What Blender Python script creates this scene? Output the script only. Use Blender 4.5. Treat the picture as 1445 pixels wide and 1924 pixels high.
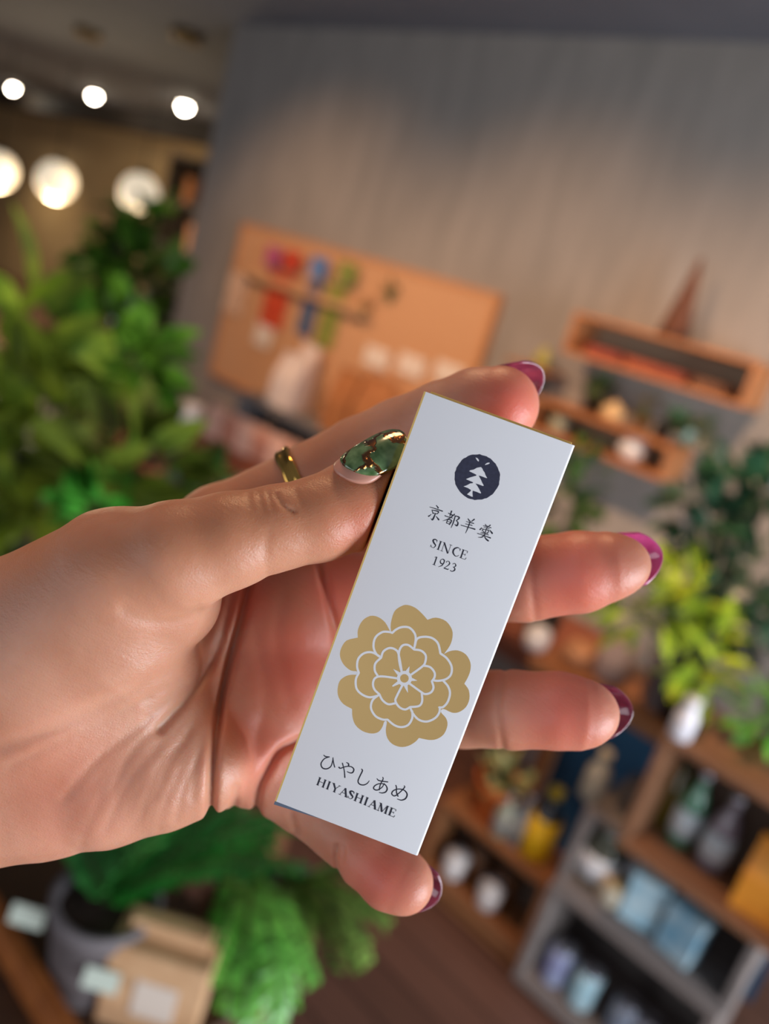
import bpy, bmesh, math, random
import numpy as np
from mathutils import Vector, Matrix
for _o in list(bpy.data.objects):
    bpy.data.objects.remove(_o, do_unlink=True)
SC = bpy.context.scene
COL = SC.collection
# ------------------------------------------------------------------ camera
FPX, IW, IH = 1500.0, 1445.0, 1924.0
_pi, _ro, _hy = math.radians(15.7), math.radians(16.7), math.radians(51.4)
ZUP = np.array([0, 0, 1.0])
_F0 = np.array([-math.cos(_hy), math.sin(_hy), 0.0])
CF = _F0 * math.cos(_pi) - ZUP * math.sin(_pi)
_R0 = np.cross(CF, ZUP); _R0 /= np.linalg.norm(_R0)
_U0 = np.cross(_R0, CF)
CR = math.cos(_ro) * _R0 + math.sin(_ro) * _U0
CU = -math.sin(_ro) * _R0 + math.cos(_ro) * _U0
CAM = np.array([0, 0, 1.55])
cam_d = bpy.data.cameras.new('camera'); cam = bpy.data.objects.new('camera', cam_d); COL.objects.link(cam)
cam.matrix_world = Matrix(((CR[0], CU[0], -CF[0], CAM[0]), (CR[1], CU[1], -CF[1], CAM[1]),
                           (CR[2], CU[2], -CF[2], CAM[2]), (0, 0, 0, 1)))
cam_d.sensor_fit = 'VERTICAL'; cam_d.sensor_height = 17.3; cam_d.sensor_width = 13.0
cam_d.lens = FPX / IH * 17.3
cam_d.clip_start = 0.01; cam_d.clip_end = 60
US = 0.00085                      # one hand unit in metres
cam_d.dof.use_dof = True
cam_d.dof.focus_distance = 159 * US
cam_d.dof.aperture_fstop = (cam_d.lens / 1000) / 0.0032
SC.camera = cam
# ------------------------------------------------------------------ light and exposure
SC.view_settings.view_transform = 'Standard'; SC.view_settings.look = 'None'
SC.view_settings.gamma = 1.0; SC.view_settings.exposure = -0.17
SC.view_settings.use_curve_mapping = False
SC.cycles.use_denoising = True
SC.cycles.sample_clamp_indirect = 6.0
SC.cycles.max_bounces = 8
W_ = bpy.data.worlds.new('daylight'); SC.world = W_; W_.use_nodes = True
W_.node_tree.nodes['Background'].inputs[0].default_value = (0.62, 0.74, 1.0, 1)
W_.node_tree.nodes['Background'].inputs[1].default_value = 0.3

def lamp(name, kind, loc, target, energy, color, size=0.1, size_y=None, spot=None, blend=0.6):
    d = bpy.data.lights.new(name, kind); o = bpy.data.objects.new(name, d); COL.objects.link(o)
    d.energy = energy; d.color = color
    if kind == 'AREA':
        d.size = size
        if size_y: d.shape = 'RECTANGLE'; d.size_y = size_y
    else:
        d.shadow_soft_size = size
    if spot: d.spot_size = math.radians(spot); d.spot_blend = blend
    o.location = loc
    o.rotation_euler = (Vector(target) - Vector(loc)).to_track_quat('-Z', 'Y').to_euler()
    return o
# daylight: the side window and the open shop front behind the camera
lamp('side_window_daylight', 'AREA', (2.36, 1.25, 1.05), (0, 1.25, 1.05), 155, (0.86, 0.93, 1.0), 1.9, 1.4)
lamp('shop_front_daylight', 'AREA', (-0.6, -2.90, 1.25), (-0.6, 0, 1.25), 48, (0.95, 0.97, 1.0), 4.6, 1.9)
# warm ceiling spots washing the back wall, and one aimed at the hand
for i, (lx, tx, e) in enumerate(((-3.0, -2.9, 96), (-1.7, -1.7, 114), (-0.5, -0.6, 138))):
    lamp('ceiling_spot_light', 'SPOT', (lx, 1.15, 2.46), (tx, 2.6, 0.95), e, (1.0, 0.62, 0.36), 0.05, spot=86, blend=1.0)
lamp('ceiling_spot_light', 'SPOT', (-0.62, 0.42, 2.46), (-0.1, 0.12, 1.5), 34, (1.0, 0.60, 0.32), 0.2, spot=60, blend=0.8)

# ------------------------------------------------------------------ helpers
def ray(px, py):
    return CF + CR * ((px - IW / 2) / FPX) - CU * ((py - IH / 2) / FPX)
def at(px, py, dep):
    return Vector(CAM + ray(px, py) * dep)
def ony(px, py, Y):
    d = ray(px, py); return Vector(CAM + d * (Y / d[1]))
def onz(px, py, z):
    d = ray(px, py); return Vector(CAM + d * ((z - CAM[2]) / d[2]))

def srgb(r, g, b):
    f = lambda c: c / 12.92 if c <= 0.04045 else ((c + 0.055) / 1.055) ** 2.4
    return (f(r / 255), f(g / 255), f(b / 255), 1)

MATS = {}
def mat(name, col, rough=0.6, metal=0.0, noise=None, nscale=8, bump=0.0, emit=None, trans=0.0, coat=0.0, spec=0.5, col2=None, stretch=None):
    """principled material; col2 is mottled in through a noise texture"""
    if name in MATS: return MATS[name]
    m = bpy.data.materials.new(name); m.use_nodes = True
    nt = m.node_tree; b = nt.nodes['Principled BSDF']
    b.inputs['Base Color'].default_value = col
    b.inputs['Roughness'].default_value = rough; b.inputs['Metallic'].default_value = metal
    b.inputs['Transmission Weight'].default_value = trans; b.inputs['Coat Weight'].default_value = coat
    b.inputs['Specular IOR Level'].default_value = spec
    if emit:
        b.inputs['Emission Color'].default_value = emit[0]; b.inputs['Emission Strength'].default_value = emit[1]
    if col2 or bump:
        tc = nt.nodes.new('ShaderNodeTexCoord'); mp = nt.nodes.new('ShaderNodeMapping')
        nt.links.new(tc.outputs['Object'], mp.inputs[0])
        if stretch: mp.inputs['Scale'].default_value = stretch
        n = nt.nodes.new('ShaderNodeTexNoise'); n.inputs['Scale'].default_value = nscale; n.inputs['Detail'].default_value = 5
        nt.links.new(mp.outputs[0], n.inputs['Vector'])
        if col2:
            r = nt.nodes.new('ShaderNodeValToRGB')
            r.color_ramp.elements[0].position = 0.36; r.color_ramp.elements[1].position = 0.64
            r.color_ramp.elements[0].color = col; r.color_ramp.elements[1].color = col2
            nt.links.new(n.outputs['Fac'], r.inputs[0]); nt.links.new(r.outputs[0], b.inputs['Base Color'])
        if bump:
            bm_ = nt.nodes.new('ShaderNodeBump'); bm_.inputs['Strength'].default_value = bump; bm_.inputs['Distance'].default_value = 0.01
            nt.links.new(n.outputs['Fac'], bm_.inputs['Height']); nt.links.new(bm_.outputs[0], b.inputs['Normal'])
    MATS[name] = m
    return m

def tag(o, label=None, cat=None, group=None, kind=None):
    if label: o['label'] = label
    if cat: o['category'] = cat
    if group: o['group'] = group
    if kind: o['kind'] = kind
    return o
def empty(name, loc=(0, 0, 0), label=None, cat=None, group=None, rz=0):
    o = bpy.data.objects.new(name, None); COL.objects.link(o); o.location = loc; o.rotation_euler = (0, 0, rz)
    o.empty_display_size = 0.02
    return tag(o, label, cat, group)
def link(name, me, m, parent=None, smooth=False):
    o = bpy.data.objects.new(name, me); COL.objects.link(o)
    for x in (m if isinstance(m, (list, tuple)) else [m]): me.materials.append(x)
    if parent: o.parent = parent
    if smooth:
        for p in me.polygons: p.use_smooth = True
    return o

class MB:
    """collects shapes, then builds ONE mesh object"""
    def __init__(self): self.v = []; self.f = []; self.mi = []
    def add(self, vs, fs, mi=0):
        n = len(self.v); self.v += [tuple(x) for x in vs]; self.f += [tuple(i + n for i in f) for f in fs]; self.mi += [mi] * len(fs)
    def box(self, x0, x1, y0, y1, z0, z1, M=None, bev=0.0, mi=0):
        bm = bmesh.new(); bmesh.ops.create_cube(bm, size=1)
        for v in bm.verts:
            v.co = Vector(((x0 + x1) / 2 + v.co.x * (x1 - x0), (y0 + y1) / 2 + v.co.y * (y1 - y0), (z0 + z1) / 2 + v.co.z * (z1 - z0)))
        if bev: bmesh.ops.bevel(bm, geom=bm.edges[:], offset=bev, segments=2, affect='EDGES', profile=0.5)
        bm.verts.index_update()
        self.add([(M @ v.co) if M else v.co for v in bm.verts], [[v.index for v in f.verts] for f in bm.faces], mi); bm.free()
        return self
    def lathe(self, prof, n=24, M=None, mi=0, wob=None):
        """prof: (r, z) pairs; ends are closed on the axis when r = 0"""
        vs = []; fs = []
        for r, z in prof:
            for k in range(n):
                a = 2 * math.pi * k / n
                vs.append(Vector((r * math.cos(a), r * math.sin(a), z)))
        for i in range(len(prof) - 1):
            for k in range(n):
                k2 = (k + 1) % n
                fs.append((i * n + k, i * n + k2, (i + 1) * n + k2, (i + 1) * n + k))
        if prof[0][0] > 1e-6: fs.append(tuple(range(n))[::-1])
        if prof[-1][0] > 1e-6: fs.append(tuple((len(prof) - 1) * n + k for k in range(n)))
        self.add([(M @ v) if M else v for v in vs], fs, mi)
        return self
    def tube(self, pts, rad, n=8, mi=0):
        pts = [Vector(p) for p in pts]; rr = rad if isinstance(rad, (list, tuple)) else [rad] * len(pts)
        vs = []; fs = []
        for i, p in enumerate(pts):
            t = (pts[min(i + 1, len(pts) - 1)] - pts[max(i - 1, 0)]).normalized()
            a = t.orthogonal().normalized() if i == 0 else (a - t * a.dot(t)).normalized()
            b = t.cross(a)
            for k in range(n):
                w = 2 * math.pi * k / n; vs.append(p + (a * math.cos(w) + b * math.sin(w)) * rr[i])
        for i in range(len(pts) - 1):
            for k in range(n):
                k2 = (k + 1) % n; fs.append((i * n + k, i * n + k2, (i + 1) * n + k2, (i + 1) * n + k))
        fs.append(tuple(range(n))[::-1]); fs.append(tuple((len(pts) - 1) * n + k for k in range(n)))
        self.add(vs, fs, mi); return self
    def build(self, name, m, parent=None, smooth=False):
        me = bpy.data.meshes.new(name); me.from_pydata(self.v, [], self.f)
        if isinstance(m, (list, tuple)): me.polygons.foreach_set('material_index', self.mi)
        return link(name, me, m, parent, smooth)
# ------------------------------------------------------------------ the setting
YW, ZC, XE = 2.60, 2.52, -3.91          # back wall plane, ceiling height, free end of the back wall
def struct(name, b, m, parent=None):
    o = b.build(name, m, parent); o['kind'] = 'structure'; return o
def plaster():
    m = bpy.data.materials.new('grey_plaster'); m.use_nodes = True; nt = m.node_tree; N = nt.nodes; L = nt.links; b = N['Principled BSDF']
    tc = N.new('ShaderNodeTexCoord'); mp = N.new('ShaderNodeMapping'); mp.inputs['Scale'].default_value = (2.6, 1, 0.5); L.new(tc.outputs['Object'], mp.inputs[0])
    n = N.new('ShaderNodeTexNoise'); n.inputs['Scale'].default_value = 5; n.inputs['Detail'].default_value = 6; L.new(mp.outputs[0], n.inputs['Vector'])
    r = N.new('ShaderNodeValToRGB'); r.color_ramp.elements[0].position = .3; r.color_ramp.elements[1].position = .7
    r.color_ramp.elements[0].color = srgb(136, 129, 122); r.color_ramp.elements[1].color = srgb(153, 144, 136); L.new(n.outputs['Fac'], r.inputs[0]); L.new(r.outputs[0], b.inputs['Base Color'])
    b.inputs['Roughness'].default_value = .85
    bp = N.new('ShaderNodeBump'); bp.inputs['Strength'].default_value = .25; bp.inputs['Distance'].default_value = .01; L.new(n.outputs['Fac'], bp.inputs['Height']); L.new(bp.outputs[0], b.inputs['Normal'])
    return m
def boards(name, c1, c2, plank=0.12, rough=.5):
    m = bpy.data.materials.new(name); m.use_nodes = True; nt = m.node_tree; N = nt.nodes; L = nt.links; b = N['Principled BSDF']
    tc = N.new('ShaderNodeTexCoord'); br = N.new('ShaderNodeTexBrick'); L.new(tc.outputs['Object'], br.inputs['Vector'])
    br.inputs['Scale'].default_value = 1; br.inputs['Brick Width'].default_value = 1.8; br.inputs['Row Height'].default_value = plank; br.inputs['Mortar Size'].default_value = .003
    br.inputs['Color1'].default_value = c1; br.inputs['Color2'].default_value = c2; br.inputs['Mortar'].default_value = srgb(20, 14, 12)
    mp = N.new('ShaderNodeMapping'); mp.inputs['Scale'].default_value = (1.5, 22, 1); L.new(tc.outputs['Object'], mp.inputs[0])
    n = N.new('ShaderNodeTexNoise'); n.inputs['Scale'].default_value = 3; n.inputs['Detail'].default_value = 6; L.new(mp.outputs[0], n.inputs['Vector'])
    mx = N.new('ShaderNodeMix'); mx.data_type = 'RGBA'; mx.blend_type = 'MULTIPLY'; mx.inputs[0].default_value = .5
    L.new(br.outputs['Color'], mx.inputs[6]); L.new(n.outputs['Fac'], mx.inputs[7]); L.new(mx.outputs[2], b.inputs['Base Color'])
    b.inputs['Roughness'].default_value = rough
    return m
def wood(name, c1, c2, axis=0, rough=.6):
    st = [18, 18, 18]; st[axis] = 1.2
    return mat(name, c1, rough, col2=c2, nscale=2.2, stretch=tuple(st), bump=.15)
struct('floor', MB().box(-15, 2.5, -3.1, 6.8, -.06, 0), boards('dark_floorboards', srgb(128, 86, 70), srgb(108, 72, 58)))
struct('ceiling', MB().box(-15, 2.5, -3.1, 6.8, ZC, ZC + .06), mat('ceiling_paint', srgb(112, 114, 122), .8, col2=srgb(104, 106, 114), nscale=2))
struct('wall_back', MB().box(XE, 2.4, YW, YW + .14, 0, ZC), plaster())
far_paint = mat('warm_plaster', srgb(206, 176, 130), .85, col2=srgb(196, 164, 118), nscale=3)
struct('wall_far', MB().box(-15, 2.4, 5.5, 5.62, 0, ZC), far_paint)
struct('wall_left', MB().box(-15.1, -15, -3.1, 6.72, 0, ZC), far_paint)
struct('trim_1', MB().box(-15, -3.2, 5.0, 5.25, ony(300, 252, 5.0).z, ZC), mat('dark_beam', srgb(58, 50, 42), .7, col2=srgb(50, 42, 36), nscale=4))
wr = MB()                              # wall on the right with its window opening
for q in ((-3.1, .25, 0, ZC), (2.25, 2.6, 0, ZC), (.25, 2.25, 0, .3), (.25, 2.25, 1.8, ZC)): wr.box(2.4, 2.52, q[0], q[1], q[2], q[3])
struct('wall_right', wr, mat('white_paint', srgb(196, 194, 190), .8, col2=srgb(190, 188, 184), nscale=3))
def window(name, kind, a0, a1, z0, z1, pos):
    fr = MB(); t = .05
    def put(p0, p1, q0, q1):
        if kind == 'x': fr.box(pos - .03, pos + .03, p0, p1, q0, q1)
        else: fr.box(p0, p1, pos - .03, pos + .03, q0, q1)
    put(a0, a1, z0, z0 + t); put(a0, a1, z1 - t, z1); put(a0, a0 + t, z0, z1); put(a1 - t, a1, z0, z1)
    for k in (1, 2): x = a0 + (a1 - a0) * k / 3; put(x - t / 2, x + t / 2, z0, z1)
    struct(name, fr, mat('window_frame', srgb(70, 58, 48), .5))
window('window_1', 'x', .25, 2.25, .3, 1.8, 2.46)
window('window_2', 'y', -15, 2.4, .0, ZC, -3.0)

# ------------------------------------------------------------------ leaves
def leaf(mb, base, d, nrm, ln, wd, bend=.3, shape='oval', fold=.15):
    d = Vector(d).normalized(); nrm = Vector(nrm); nrm = (nrm - d * nrm.dot(d)).normalized(); s = d.cross(nrm)
    n = 6; V = []; pos = Vector(base)
    for i in range(n + 1):
        t = i / n
        if shape == 'oval': w = math.sin(math.pi * min(1, t * .96 + .02)) ** .8
        elif shape == 'heart': w = (math.sin(math.pi * t ** .6) ** .7) if 0 < t < 1 else .03
        else: w = (1 - t) ** .6 * min(1, t * 6 + .3)
        w = max(w, .03) * wd / 2
        dd = (d - nrm * bend * t).normalized(); nn = s.cross(dd) * -1
        V += [pos + s * w + nrm * fold * w, pos, pos - s * w + nrm * fold * w]
        pos = pos + dd * (ln / n)
    mb.add(V, [q for i in range(n) for q in ((3 * i, 3 * i + 1, 3 * i + 4, 3 * i + 3), (3 * i + 1, 3 * i + 2, 3 * i + 5, 3 * i + 4))])
def leafmat(name, c1, c2, rough=.32, ns=14):
    m = mat(name, c1, rough, col2=c2, nscale=ns, spec=.4)
    b = m.node_tree.nodes['Principled BSDF']; b.inputs['Transmission Weight'].default_value = 0
    return m
def rv(r): return Vector((r.uniform(-1, 1), r.uniform(-1, 1), r.uniform(-1, 1)))
def clump(center, rad, n, ln, wd, seed, shape='oval', bend=.4, stem_base=None, out=.8, up=.3, nstem=8):
    """leaves through an ellipsoid; returns foliage and stem builders"""
    r = random.Random(seed); fo, st = MB(), MB(); c = Vector(center); R = Vector(rad)
    for i in range(n):
        while True:
            q = rv(r)
            if q.length <= 1: break
        q = q.normalized() * (q.length ** .5)
        p = c + Vector((q.x * R.x, q.y * R.y, q.z * R.z))
        d = q * out + rv(r) * .6 + Vector((0, 0, up)); nrm = Vector((0, 0, 1)) + rv(r) * .7
        k = r.uniform(.65, 1.15); leaf(fo, p, d, nrm, ln * k, wd * k, bend * r.uniform(.4, 1.4), shape)
        if stem_base is not None and i < nstem:
            b = Vector(stem_base); m = (b + p) / 2 + Vector((0, 0, .12 * (p - b).length)) + rv(r) * .02
            st.tube([b, (b + m) / 2, m, (m + p) / 2 + Vector((0, 0, .02)), p], [.006, .005, .004, .003, .002], 6)
    return fo, st
def pot_parts(t, base, r, h, m, rim=True, soil=True, taper=.78):
    M = Matrix.Translation(base)
    mb = MB(); prof = [(r * taper * .96, 0), (r * taper, .004), (r, h - .02), (r, h)]
    if rim: prof = [(r * taper * .96, 0), (r * taper, .004), (r * .96, h * .82), (r * 1.03, h * .83), (r * 1.05, h)]
    prof += [(r * .9, h), (r * .86, h * .86), (0, h * .85)]
    mb.lathe(prof, 28, M); o = mb.build('pot', m, t, True)
    if soil: MB().lathe([(r * .87, h * .87), (r * .5, h * .9), (0, h * .91)], 20, M).build('soil', mat('potting_soil', srgb(46, 34, 26), .95, col2=srgb(66, 50, 38), nscale=120, bump=.4), o)
    return o
def plant(name, label, cat, base, potr, poth, potm, fol, m, group=None, rim=True):
    """fol: list of (centre, radii, n, leaf length, leaf width, seed, shape, bend, up)"""
    t = empty(name, (0, 0, 0), label, cat, group)
    t.location = base; base = Vector(base)
    pot_parts(t, Vector((0, 0, 0)), potr, poth, potm, rim)
    F, S = MB(), MB()
    for c, R, n, ln, wd, sd, sh, bd, up in fol:
        f, s = clump(Vector(c) - base, R, n, ln, wd, sd, sh, bd, Vector((0, 0, poth * .88)), up=up)
        F.add(f.v, f.f); S.add(s.v, s.f)
    S.build('stems', mat('green_stem', srgb(78, 92, 44), .6), t, True)
    F.build('foliage', m, t, True)
    return t
terra = mat('terracotta', srgb(176, 94, 58), .8, col2=srgb(160, 82, 50), nscale=20)
greypot = mat('grey_clay', srgb(112, 104, 106), .75, col2=srgb(98, 92, 94), nscale=14)
navypot = mat('navy_glaze', srgb(22, 34, 62), .25, coat=.4)
blackpot = mat('black_glaze', srgb(24, 24, 26), .35)
whiteglaze = mat('white_glaze', srgb(226, 222, 222), .3, coat=.3)
G_dark = leafmat('leaf_dark', srgb(62, 98, 26), srgb(34, 62, 16))
G_mid = leafmat('leaf_mid', srgb(118, 164, 48), srgb(64, 108, 28))
G_olive = leafmat('leaf_olive', srgb(158, 174, 52), srgb(88, 116, 34))
G_yel = leafmat('leaf_yellow_green', srgb(176, 192, 50), srgb(118, 146, 36))
G_teal = leafmat('leaf_teal', srgb(50, 92, 64), srgb(26, 54, 38))
G_fern = leafmat('leaf_fern', srgb(76, 162, 72), srgb(48, 124, 52))
G_bright = leafmat('leaf_bright', srgb(110, 176, 66), srgb(80, 148, 52))
G_trail = leafmat('leaf_trailing', srgb(128, 160, 70), srgb(88, 124, 52))
# ------------------------------------------------------------------ lamps of the back room
warm = (1.0, .80, .52, 1)
glow_d = mat('lamp_disc', srgb(255, 236, 205), .5, emit=((1, .86, .66, 1), 95))
glow_g = mat('lamp_globe', srgb(255, 240, 214), .5, emit=((1, .84, .62, 1), 0.8))
metal_d = mat('dark_metal', srgb(44, 40, 38), .4, metal=.8)
for (px, py), lb in zip(((24, 167), (177, 182), (347, 203)), ('leftmost of the three lit downlights, at the picture edge', 'middle one of the three lit downlights in the dark ceiling', 'lit downlight nearest the free end of the grey wall')):
    p = onz(px, py, ZC - .045); t = empty('downlight', (p.x, p.y, ZC), lb, 'ceiling light', 'lit downlights over the back room')
    MB().lathe([(.075, 0), (.075, -.03), (.055, -.03), (.05, -.012), (0, -.012)], 24).build('trim_ring', metal_d, t, True)
    MB().lathe([(0, -.075), (.02, -.07), (.038, -.052), (.046, -.028), (.046, -.02)], 20).build('bulb', glow_d, t, True)
    lamp('downlight_glow', 'SPOT', (p.x, p.y, ZC - .1), (p.x, p.y, 0), 80, warm[:3], .05, spot=110, blend=.8)
for (px, py), lb in zip(((350, 72), (165, 66)), ('unlit round fixture on the ceiling nearer the grey wall', 'unlit round fixture on the ceiling farther to the left')):
    p = onz(px, py, ZC - .03); t = empty('unlit_fixture', (p.x, p.y, ZC), lb, 'ceiling light', 'unlit ceiling fixtures')
    MB().lathe([(.09, 0), (.09, -.03), (.07, -.05), (.06, -.05), (.055, -.02), (0, -.02)], 24).build('trim_ring', mat('brass', srgb(120, 92, 40), .35, metal=.7), t, True)
    MB().lathe([(0, -.045), (.03, -.042), (.045, -.025), (.045, -.02)], 16).build('bulb', mat('unlit_bulb', srgb(120, 110, 80), .3), t, True)
for (px, py, dep), lb in zip(((-4, 320, 7.2), (106, 340, 7.0), (262, 364, 6.8)), ('glowing globe pendant cut by the left picture edge', 'large round glowing globe pendant in full view', 'glowing globe pendant half hidden by dark leaves')):
    p = at(px, py, dep); R = .165
    t = empty('globe_pendant', p, lb, 'lamp', 'globe pendants in the back room')
    MB().lathe([(R * math.sin(math.pi * k / 16), -R * math.cos(math.pi * k / 16)) for k in range(17)], 28).build('globe', glow_g, t, True)
    MB().tube([(0, 0, R), (0, 0, ZC - p.z)], .006, 6).build('cord', metal_d, t)
    MB().lathe([(.0, R * .9), (.05, R * .92), (.045, R * 1.2), (0, R * 1.25)], 16).build('socket_cap', metal_d, t, True)
    o = lamp('pendant_glow', 'POINT', p + Vector((0, 0, -R - .03)), p, 42, warm[:3], .1)
# dark open shelving at the end of the back room
t = empty('dark_bookcase', ony(338, 420, 4.4), 'tall dark open bookcase standing in the back room beside the grey wall end', 'bookcase'); z0 = t.location.z; t.location.z = 0
dk = wood('dark_walnut', srgb(50, 38, 30), srgb(38, 28, 22), 2)
for s in (-1, 1): MB().box(s * .36 - .015, s * .36 + .015, 0, .32, 0, 2.1).build('side_panel', dk, t)
MB().box(-.36, .36, .3, .32, 0, 2.1).build('back_panel', dk, t)
for k in range(6): MB().box(-.345, .345, 0, .3, .05 + k * .4, .075 + k * .4).build('shelf', dk, t)
amber = mat('amber_box', srgb(120, 70, 32), .6)
for k, (x, z, lb) in enumerate(((-.05, 1.675, 'orange-brown box on an upper shelf of the dark bookcase'), (.14, 1.275, 'orange-brown box on a middle shelf of the dark bookcase'))):
    o = MB().box(-.06, .06, -.08, .08, 0, .24, bev=.006).build('storage_box', amber, None); o.location = t.location + Vector((x, .12, z)); tag(o, lb, 'box', 'boxes in the dark bookcase')

# ------------------------------------------------------------------ pin board with its cards
YB = YW - .03
tl, tr, bl = ony(460, 435, YB), ony(940, 545, YB), ony(395, 690, YB)
bx0, bx1, bz0, bz1 = (tl.x + bl.x) / 2, tr.x, bl.z - .02, (tl.z + tr.z) / 2
t = empty('pin_board', ((bx0 + bx1) / 2, YB, bz0), 'long tan cork board mounted on the grey wall behind the hand', 'board')
w2, hh = (bx1 - bx0) / 2, bz1 - bz0
MB().box(-w2, w2, 0, .028, 0, hh).build('cork_panel', mat('cork', srgb(204, 156, 116), .9, col2=srgb(194, 144, 104), nscale=60, bump=.1), t)
e = MB(); e.box(-w2 - .01, w2 + .01, -.006, .03, -.012, .006); e.box(-w2 - .01, w2 + .01, -.006, .03, hh - .006, hh + .012); e.box(-w2 - .012, -w2 + .006, -.006, .03, 0, hh); e.box(w2 - .006, w2 + .012, -.006, .03, 0, hh)
e.build('frame', wood('board_frame', srgb(200, 140, 92), srgb(186, 126, 80), 0), t)
pale = wood('pale_wood', srgb(208, 164, 122), srgb(192, 146, 104), 0)
def ledge(pa, pb, lb, nm='picture_ledge', d=.05):
    a, b = ony(*pa, YB - d), ony(*pb, YB - d); z = (a.z + b.z) / 2
    t = empty(nm, ((a.x + b.x) / 2, YB, z), lb, 'ledge'); w = (b.x - a.x) / 2
    MB().box(-w, w, -d, -.006, -.014, 0, bev=.002).build('tray', pale, t); MB().box(-w, w, -d, -d + .008, 0, .016, bev=.002).build('lip', pale, t)
    return t
l1 = ledge((452, 512), (685, 588), 'narrow pale wooden ledge on the cork board carrying four small cards')
def card(px, py, w, h, m, lb, grp, nm='postcard', y=YB - .012, tilt=0):
    p = ony(px, py, y); o = MB().box(-w / 2, w / 2, -.0015, .0015, -h / 2, h / 2).build(nm, m); o.location = p; o.rotation_euler = (math.radians(-4 if 0 else 0), tilt, 0)
    return tag(o, lb, 'card', grp)
cm = lambda n, a, b: mat(n, srgb(*a), .6, col2=srgb(*b), nscale=16)
for px, py, m, lb in ((513, 482, cm('card_magenta', (188, 92, 128), (168, 76, 116)), 'small magenta card on the ledge, first of the upper row'), (548, 491, cm('card_red', (206, 74, 42), (186, 56, 34)), 'small red card on the ledge beside the magenta card'),
                      (598, 503, cm('card_blue', (74, 106, 160), (110, 140, 186)), 'small blue card on the ledge, third of the upper row'), (652, 514, cm('card_green', (140, 142, 62), (110, 124, 56)), 'small olive green card on the ledge, last of the upper row')):
    card(px, py, .11, .095, m, lb, 'cards on the upper ledge', y=YB - .03)
for px, py, w, h, m, lb in ((518, 566, .17, .25, cm('print_orange', (214, 88, 44), (186, 56, 30)), 'tall orange-red print pinned below the ledge'), (580, 582, .095, .24, cm('print_blue', (54, 80, 132), (76, 100, 120)), 'tall narrow dark blue print beside the orange-red print'),
                            (620, 594, .12, .28, cm('print_lime', (150, 148, 58), (114, 124, 56)), 'tall yellow-green print, last of the lower row'), (443, 550, .15, .20, cm('print_cream', (222, 186, 158), (206, 168, 140)), 'pale cream print at the left edge of the cork board')):
    card(px, py, w, h, m, lb, 'prints pinned in the lower row', 'print', y=YB - .009)
for px, py, w, h, lb in ((495, 628, .13, .12, 'white note pinned under the orange-red print'), (707, 672, .14, .085, 'white tag above the brown bags, first of the row of three'), (772, 687, .14, .085, 'white tag above the brown bags, middle one of three'), (843, 702, .14, .08, 'white tag above the brown bags, beside the raised fingertip')):
    card(px, py, w, h, mat('white_card', srgb(226, 210, 196), .7), lb, 'white notes on the board', 'note', y=YB - .008)
for px, py, lb in ((733, 545, 'dark green sprig pinned alone on the bare part of the board'), (682, 578, 'faint dried sprig pinned below the end of the ledge')):
    f, s = clump((0, 0, 0), (.028, .012, .03), 12, .04, .016, px, 'oval', .3, (0, .01, -.05), nstem=6)
    t = empty('pinned_sprig', ony(px, py, YB - .025), lb, 'sprig', 'sprigs pinned on the board')
    f.build('foliage', leafmat('sprig_tan', srgb(168, 124, 80), srgb(150, 108, 66)) if py > 560 else leafmat('sprig_green', srgb(74, 72, 40), srgb(60, 60, 34)), t, True); s.build('stems', mat('green_stem', srgb(78, 92, 44), .6), t)

# ------------------------------------------------------------------ display table under the board with bags and packets
ZT = .62
ta, tb = onz(270, 776, ZT), onz(480, 892, ZT)
YT = (ta.y + tb.y) / 2
t = empty('display_table', ((-3.75 - .9) / 2, YT, 0), 'long reddish brown table along the grey wall under the board', 'table'); w = (3.75 - .9) / 2
rw = wood('red_wood', srgb(150, 84, 56), srgb(128, 68, 44), 0)
MB().box(-w, w, 0, YW - YT - .02, ZT - .035, ZT, bev=.004).build('tabletop', rw, t)
for sx in (-1, 1):
    for y in (.04, YW - YT - .1): MB().box(sx * (w - .08) - .03, sx * (w - .08) + .03, y, y + .06, 0, ZT - .035, bev=.004).build('leg', rw, t)
MB().box(-w + .1, w - .1, .05, .07, ZT - .12, ZT - .035).build('apron', rw, t)
# raised rack for the bags
za, zb = ony(560, 770, 2.38), ony(800, 820, 2.38)
ZR = .88
t = empty('bag_rack', (-2.30, 2.36, ZT), 'low dark grey riser on the table holding the paper bags', 'riser')
rk = mat('slate_grey', srgb(118, 116, 118), .7, col2=srgb(106, 104, 108), nscale=6)
MB().box(-.62, .62, 0, .2, ZR - ZT - .02, ZR - ZT, bev=.003).build('shelf', rk, t)
for x in (-.6, 0, .6): MB().box(x - .012, x + .012, 0, .2, 0, ZR - ZT - .02).build('support', rk, t)
def paper_bag(p, w, h, d, m, lb, grp, rz=0, cat='bag', nm='paper_bag'):
    t = empty(nm, p, lb, cat, grp, rz)
    b = MB(); V = []
    for z, sx, sy in ((0, 1, 1), (h * .55, 1.0, .95), (h * .8, .98, .6), (h, .95, .16)):
        V += [(-w / 2 * sx, -d / 2 * sy, z), (w / 2 * sx, -d / 2 * sy, z), (w / 2 * sx, d / 2 * sy, z), (-w / 2 * sx, d / 2 * sy, z)]
    fs = [(3, 2, 1, 0), (12, 13, 14, 15)] + [(4 * i + k, 4 * i + (k + 1) % 4, 4 * i + 4 + (k + 1) % 4, 4 * i + 4 + k) for i in range(3) for k in range(4)]
    b.add(V, fs); b.build('body', m, t)
    MB().box(-w * .48, w * .48, -d * .11, d * .11, h * .96, h * 1.1).build('folded_top', m, t)
    return t
kraft = mat('kraft_paper', srgb(176, 116, 70), .85, col2=srgb(160, 100, 58), nscale=30)
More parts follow.
